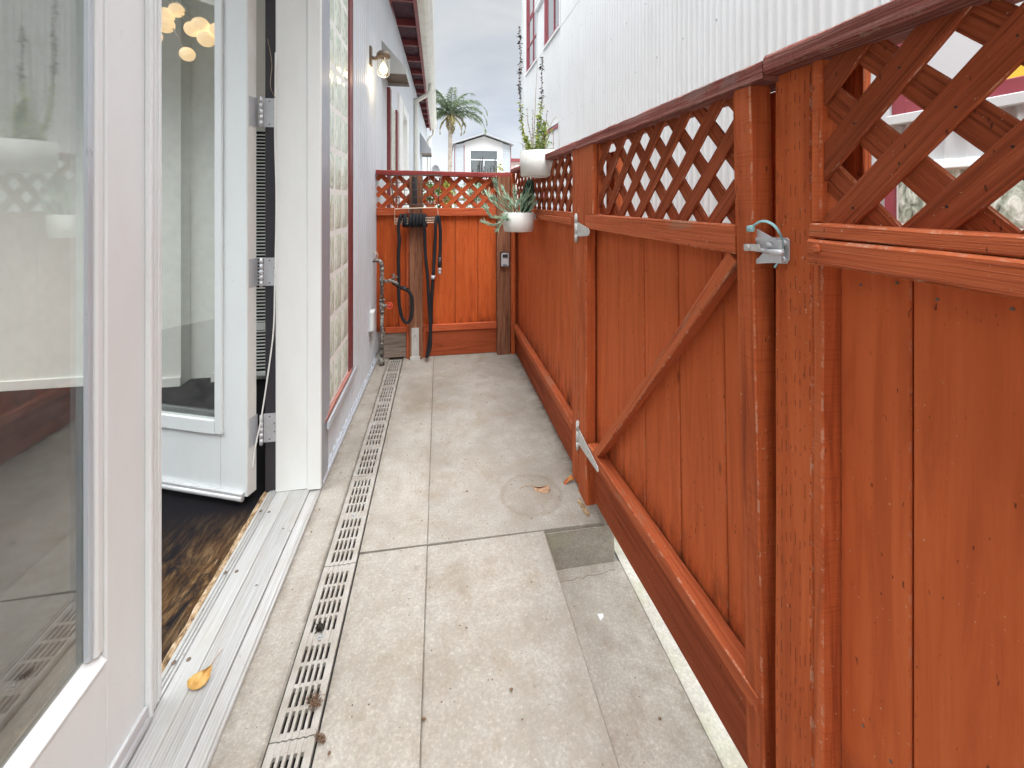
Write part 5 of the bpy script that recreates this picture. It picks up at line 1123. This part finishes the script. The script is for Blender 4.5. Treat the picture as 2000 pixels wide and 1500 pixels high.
# ================================================================== LEAVES AND DEBRIS
def leaf(name, label, pts, mat, stem=None, th=.0012):
    t = thing(name, label, 'leaf', tuple(pts[0]), 'fallen leaves'); c = sum((Vector(p) for p in pts), Vector()) / len(pts); b = MB(); i = len(b.v); b.v += [Vector(p) for p in pts] + [c + Vector((0, 0, -.003))]
    n_ = len(pts)
    for k in range(n_): b.face([i + k, i + (k + 1) % n_, i + n_], None, True)
    for k in range(n_): b.v.append(Vector(pts[k]) - Vector((0, 0, th)))
    for k in range(n_): b.face([i + k, i + n_ + 1 + k, i + n_ + 1 + (k + 1) % n_, i + (k + 1) % n_], None, True)
    b.build('blade', mat, t)
    if stem: s_ = MB(); s_.tube(spline(stem, 5), .0011, 5); s_.build('stalk', M['bleaf'], t)
    return t
zt = .022
def Z(u, v, z=zt): return FZ(u, v, z)
leaf('fallen_leaf', 'curled yellow leaf lying on the aluminium threshold', [Z(415, 1296, .038), Z(413, 1308, .034), Z(410, 1322, .030), Z(401, 1335, .026), Z(388, 1345, .0235), Z(375, 1347, .0235), Z(365, 1340, .028), Z(366, 1329, .034), Z(376, 1319, .040), Z(390, 1311, .044), Z(402, 1306, .044)], M['yleaf'], [Z(415, 1296, .038), Z(420, 1286, .03), Z(428, 1276, .024), Z(435, 1268, .0235)])
leaf('fallen_leaf', 'tan curled leaf lying on the round stain on the concrete', [FZ(1040, 948, .014), FZ(1048, 951, .02), FZ(1060, 950, .022), FZ(1070, 947, .02), FZ(1075, 954, .010), FZ(1070, 962, .003), FZ(1058, 963, .0025), FZ(1046, 959, .004)], M['bleaf'], [FZ(1040, 948, .013), FZ(1030, 948, .008), FZ(1021, 950, .004), FZ(1015, 955, .002)])
leaf('fallen_leaf', 'red and brown folded leaf leaning against the foot of the fence', [FZ(1100, 942, .003), FZ(1104, 947, .002), FZ(1109, 941, .012), FZ(1115, 937, .02), FZ(1123, 939, .012), FZ(1120, 929, .03), FZ(1114, 927, .034), FZ(1107, 934, .02)], M['rleaf'])
t = thing('debris_clump', 'brown clump of plant debris on the near drain grate', 'debris', tuple(FZ(614, 1370, .004)), 'debris on the drain'); b = MB()
for k in range(260): p = FZ(614 + rng.gauss(0, 6.5), 1370 + rng.gauss(0, 7), .003 + abs(rng.gauss(0, .003))); leafquad(b, p, (rng.uniform(-1, 1), rng.uniform(-1, 1), rng.uniform(-.2, .5)), .007, .003)
b.build('fibres', M['debris'], t)
t = thing('debris_clump', 'dark leaf scrap beside the screw of the drain grate', 'debris', tuple(FZ(625, 1226, .004)), 'debris on the drain'); b = MB()
for k in range(120): p = FZ(623 + rng.gauss(0, 3.5), 1226 + rng.gauss(0, 3.5), .003 + abs(rng.gauss(0, .002))); leafquad(b, p, (rng.uniform(-1, 1), rng.uniform(-1, 1), rng.uniform(-.2, .5)), .008, .005)
b.build('fibres', M['dry'], t)
t = thing('debris_clump', 'rusty dirt trail at the corner of the nearest grate joint', 'debris', tuple(FZ(625, 1440, .003)), 'debris on the drain'); b = MB()
for k in range(260):
    f = rng.random(); p = FZ(619 + 14 * f + rng.gauss(0, 2.5), 1436 + 8 * f + rng.gauss(0, 4), .002 + abs(rng.gauss(0, .0015))); leafquad(b, p, (rng.uniform(-1, 1), rng.uniform(-1, 1), rng.uniform(-.2, .5)), .005, .002)
b.build('fibres', M['debris'], t)
t = thing('wood_scrap', 'splintered strip of bare wood at the foot of the hinge post', 'scrap', tuple(FZ(1140, 990, .002))); b = MB(); b.beam(FZ(1131, 978, .006), FZ(1149, 1006, .006), .016, .008, (0, 0, 1), .002, 6, .002); b.build('splinter', M['rot'], t)
t = thing('paint_chip', 'small white paint chip on the lower concrete slab', 'chip', tuple(FZ(1173, 1204, -.158))); b = MB(); pts = [FZ(1167, 1199, -.158), FZ(1178, 1198, -.156), FZ(1179, 1204, -.157), FZ(1173, 1212, -.158)]; b.poly_prism(pts[::-1], (0, 0, -.0014)); b.build('chip', M['chip'], t)
# scattered grit, seeds and flakes: nobody could count them
b = MB()
for k in range(520):
    x = rng.uniform(-.5, .62); y = rng.uniform(.75, 3.5)
    if DX0 - .01 < x < DX1 + .01: continue
    z = .0015
    if y < 1.63 and x > .40: 
        if x < .43: continue
        z = -.1585
    s_ = rng.uniform(.0008, .0024) * (1 if rng.random() < .93 else 2); b.lathe([(s_ * .7, -s_ * .3), (s_, 0), (s_ * .5, s_ * .6)], (x, y, z), 5, sx=rng.uniform(.6, 1.6), smooth=False)
tag(b.build('grit', M['debris']), 'tiny brown grit and seeds scattered over the concrete', 'grit', kind='stuff')
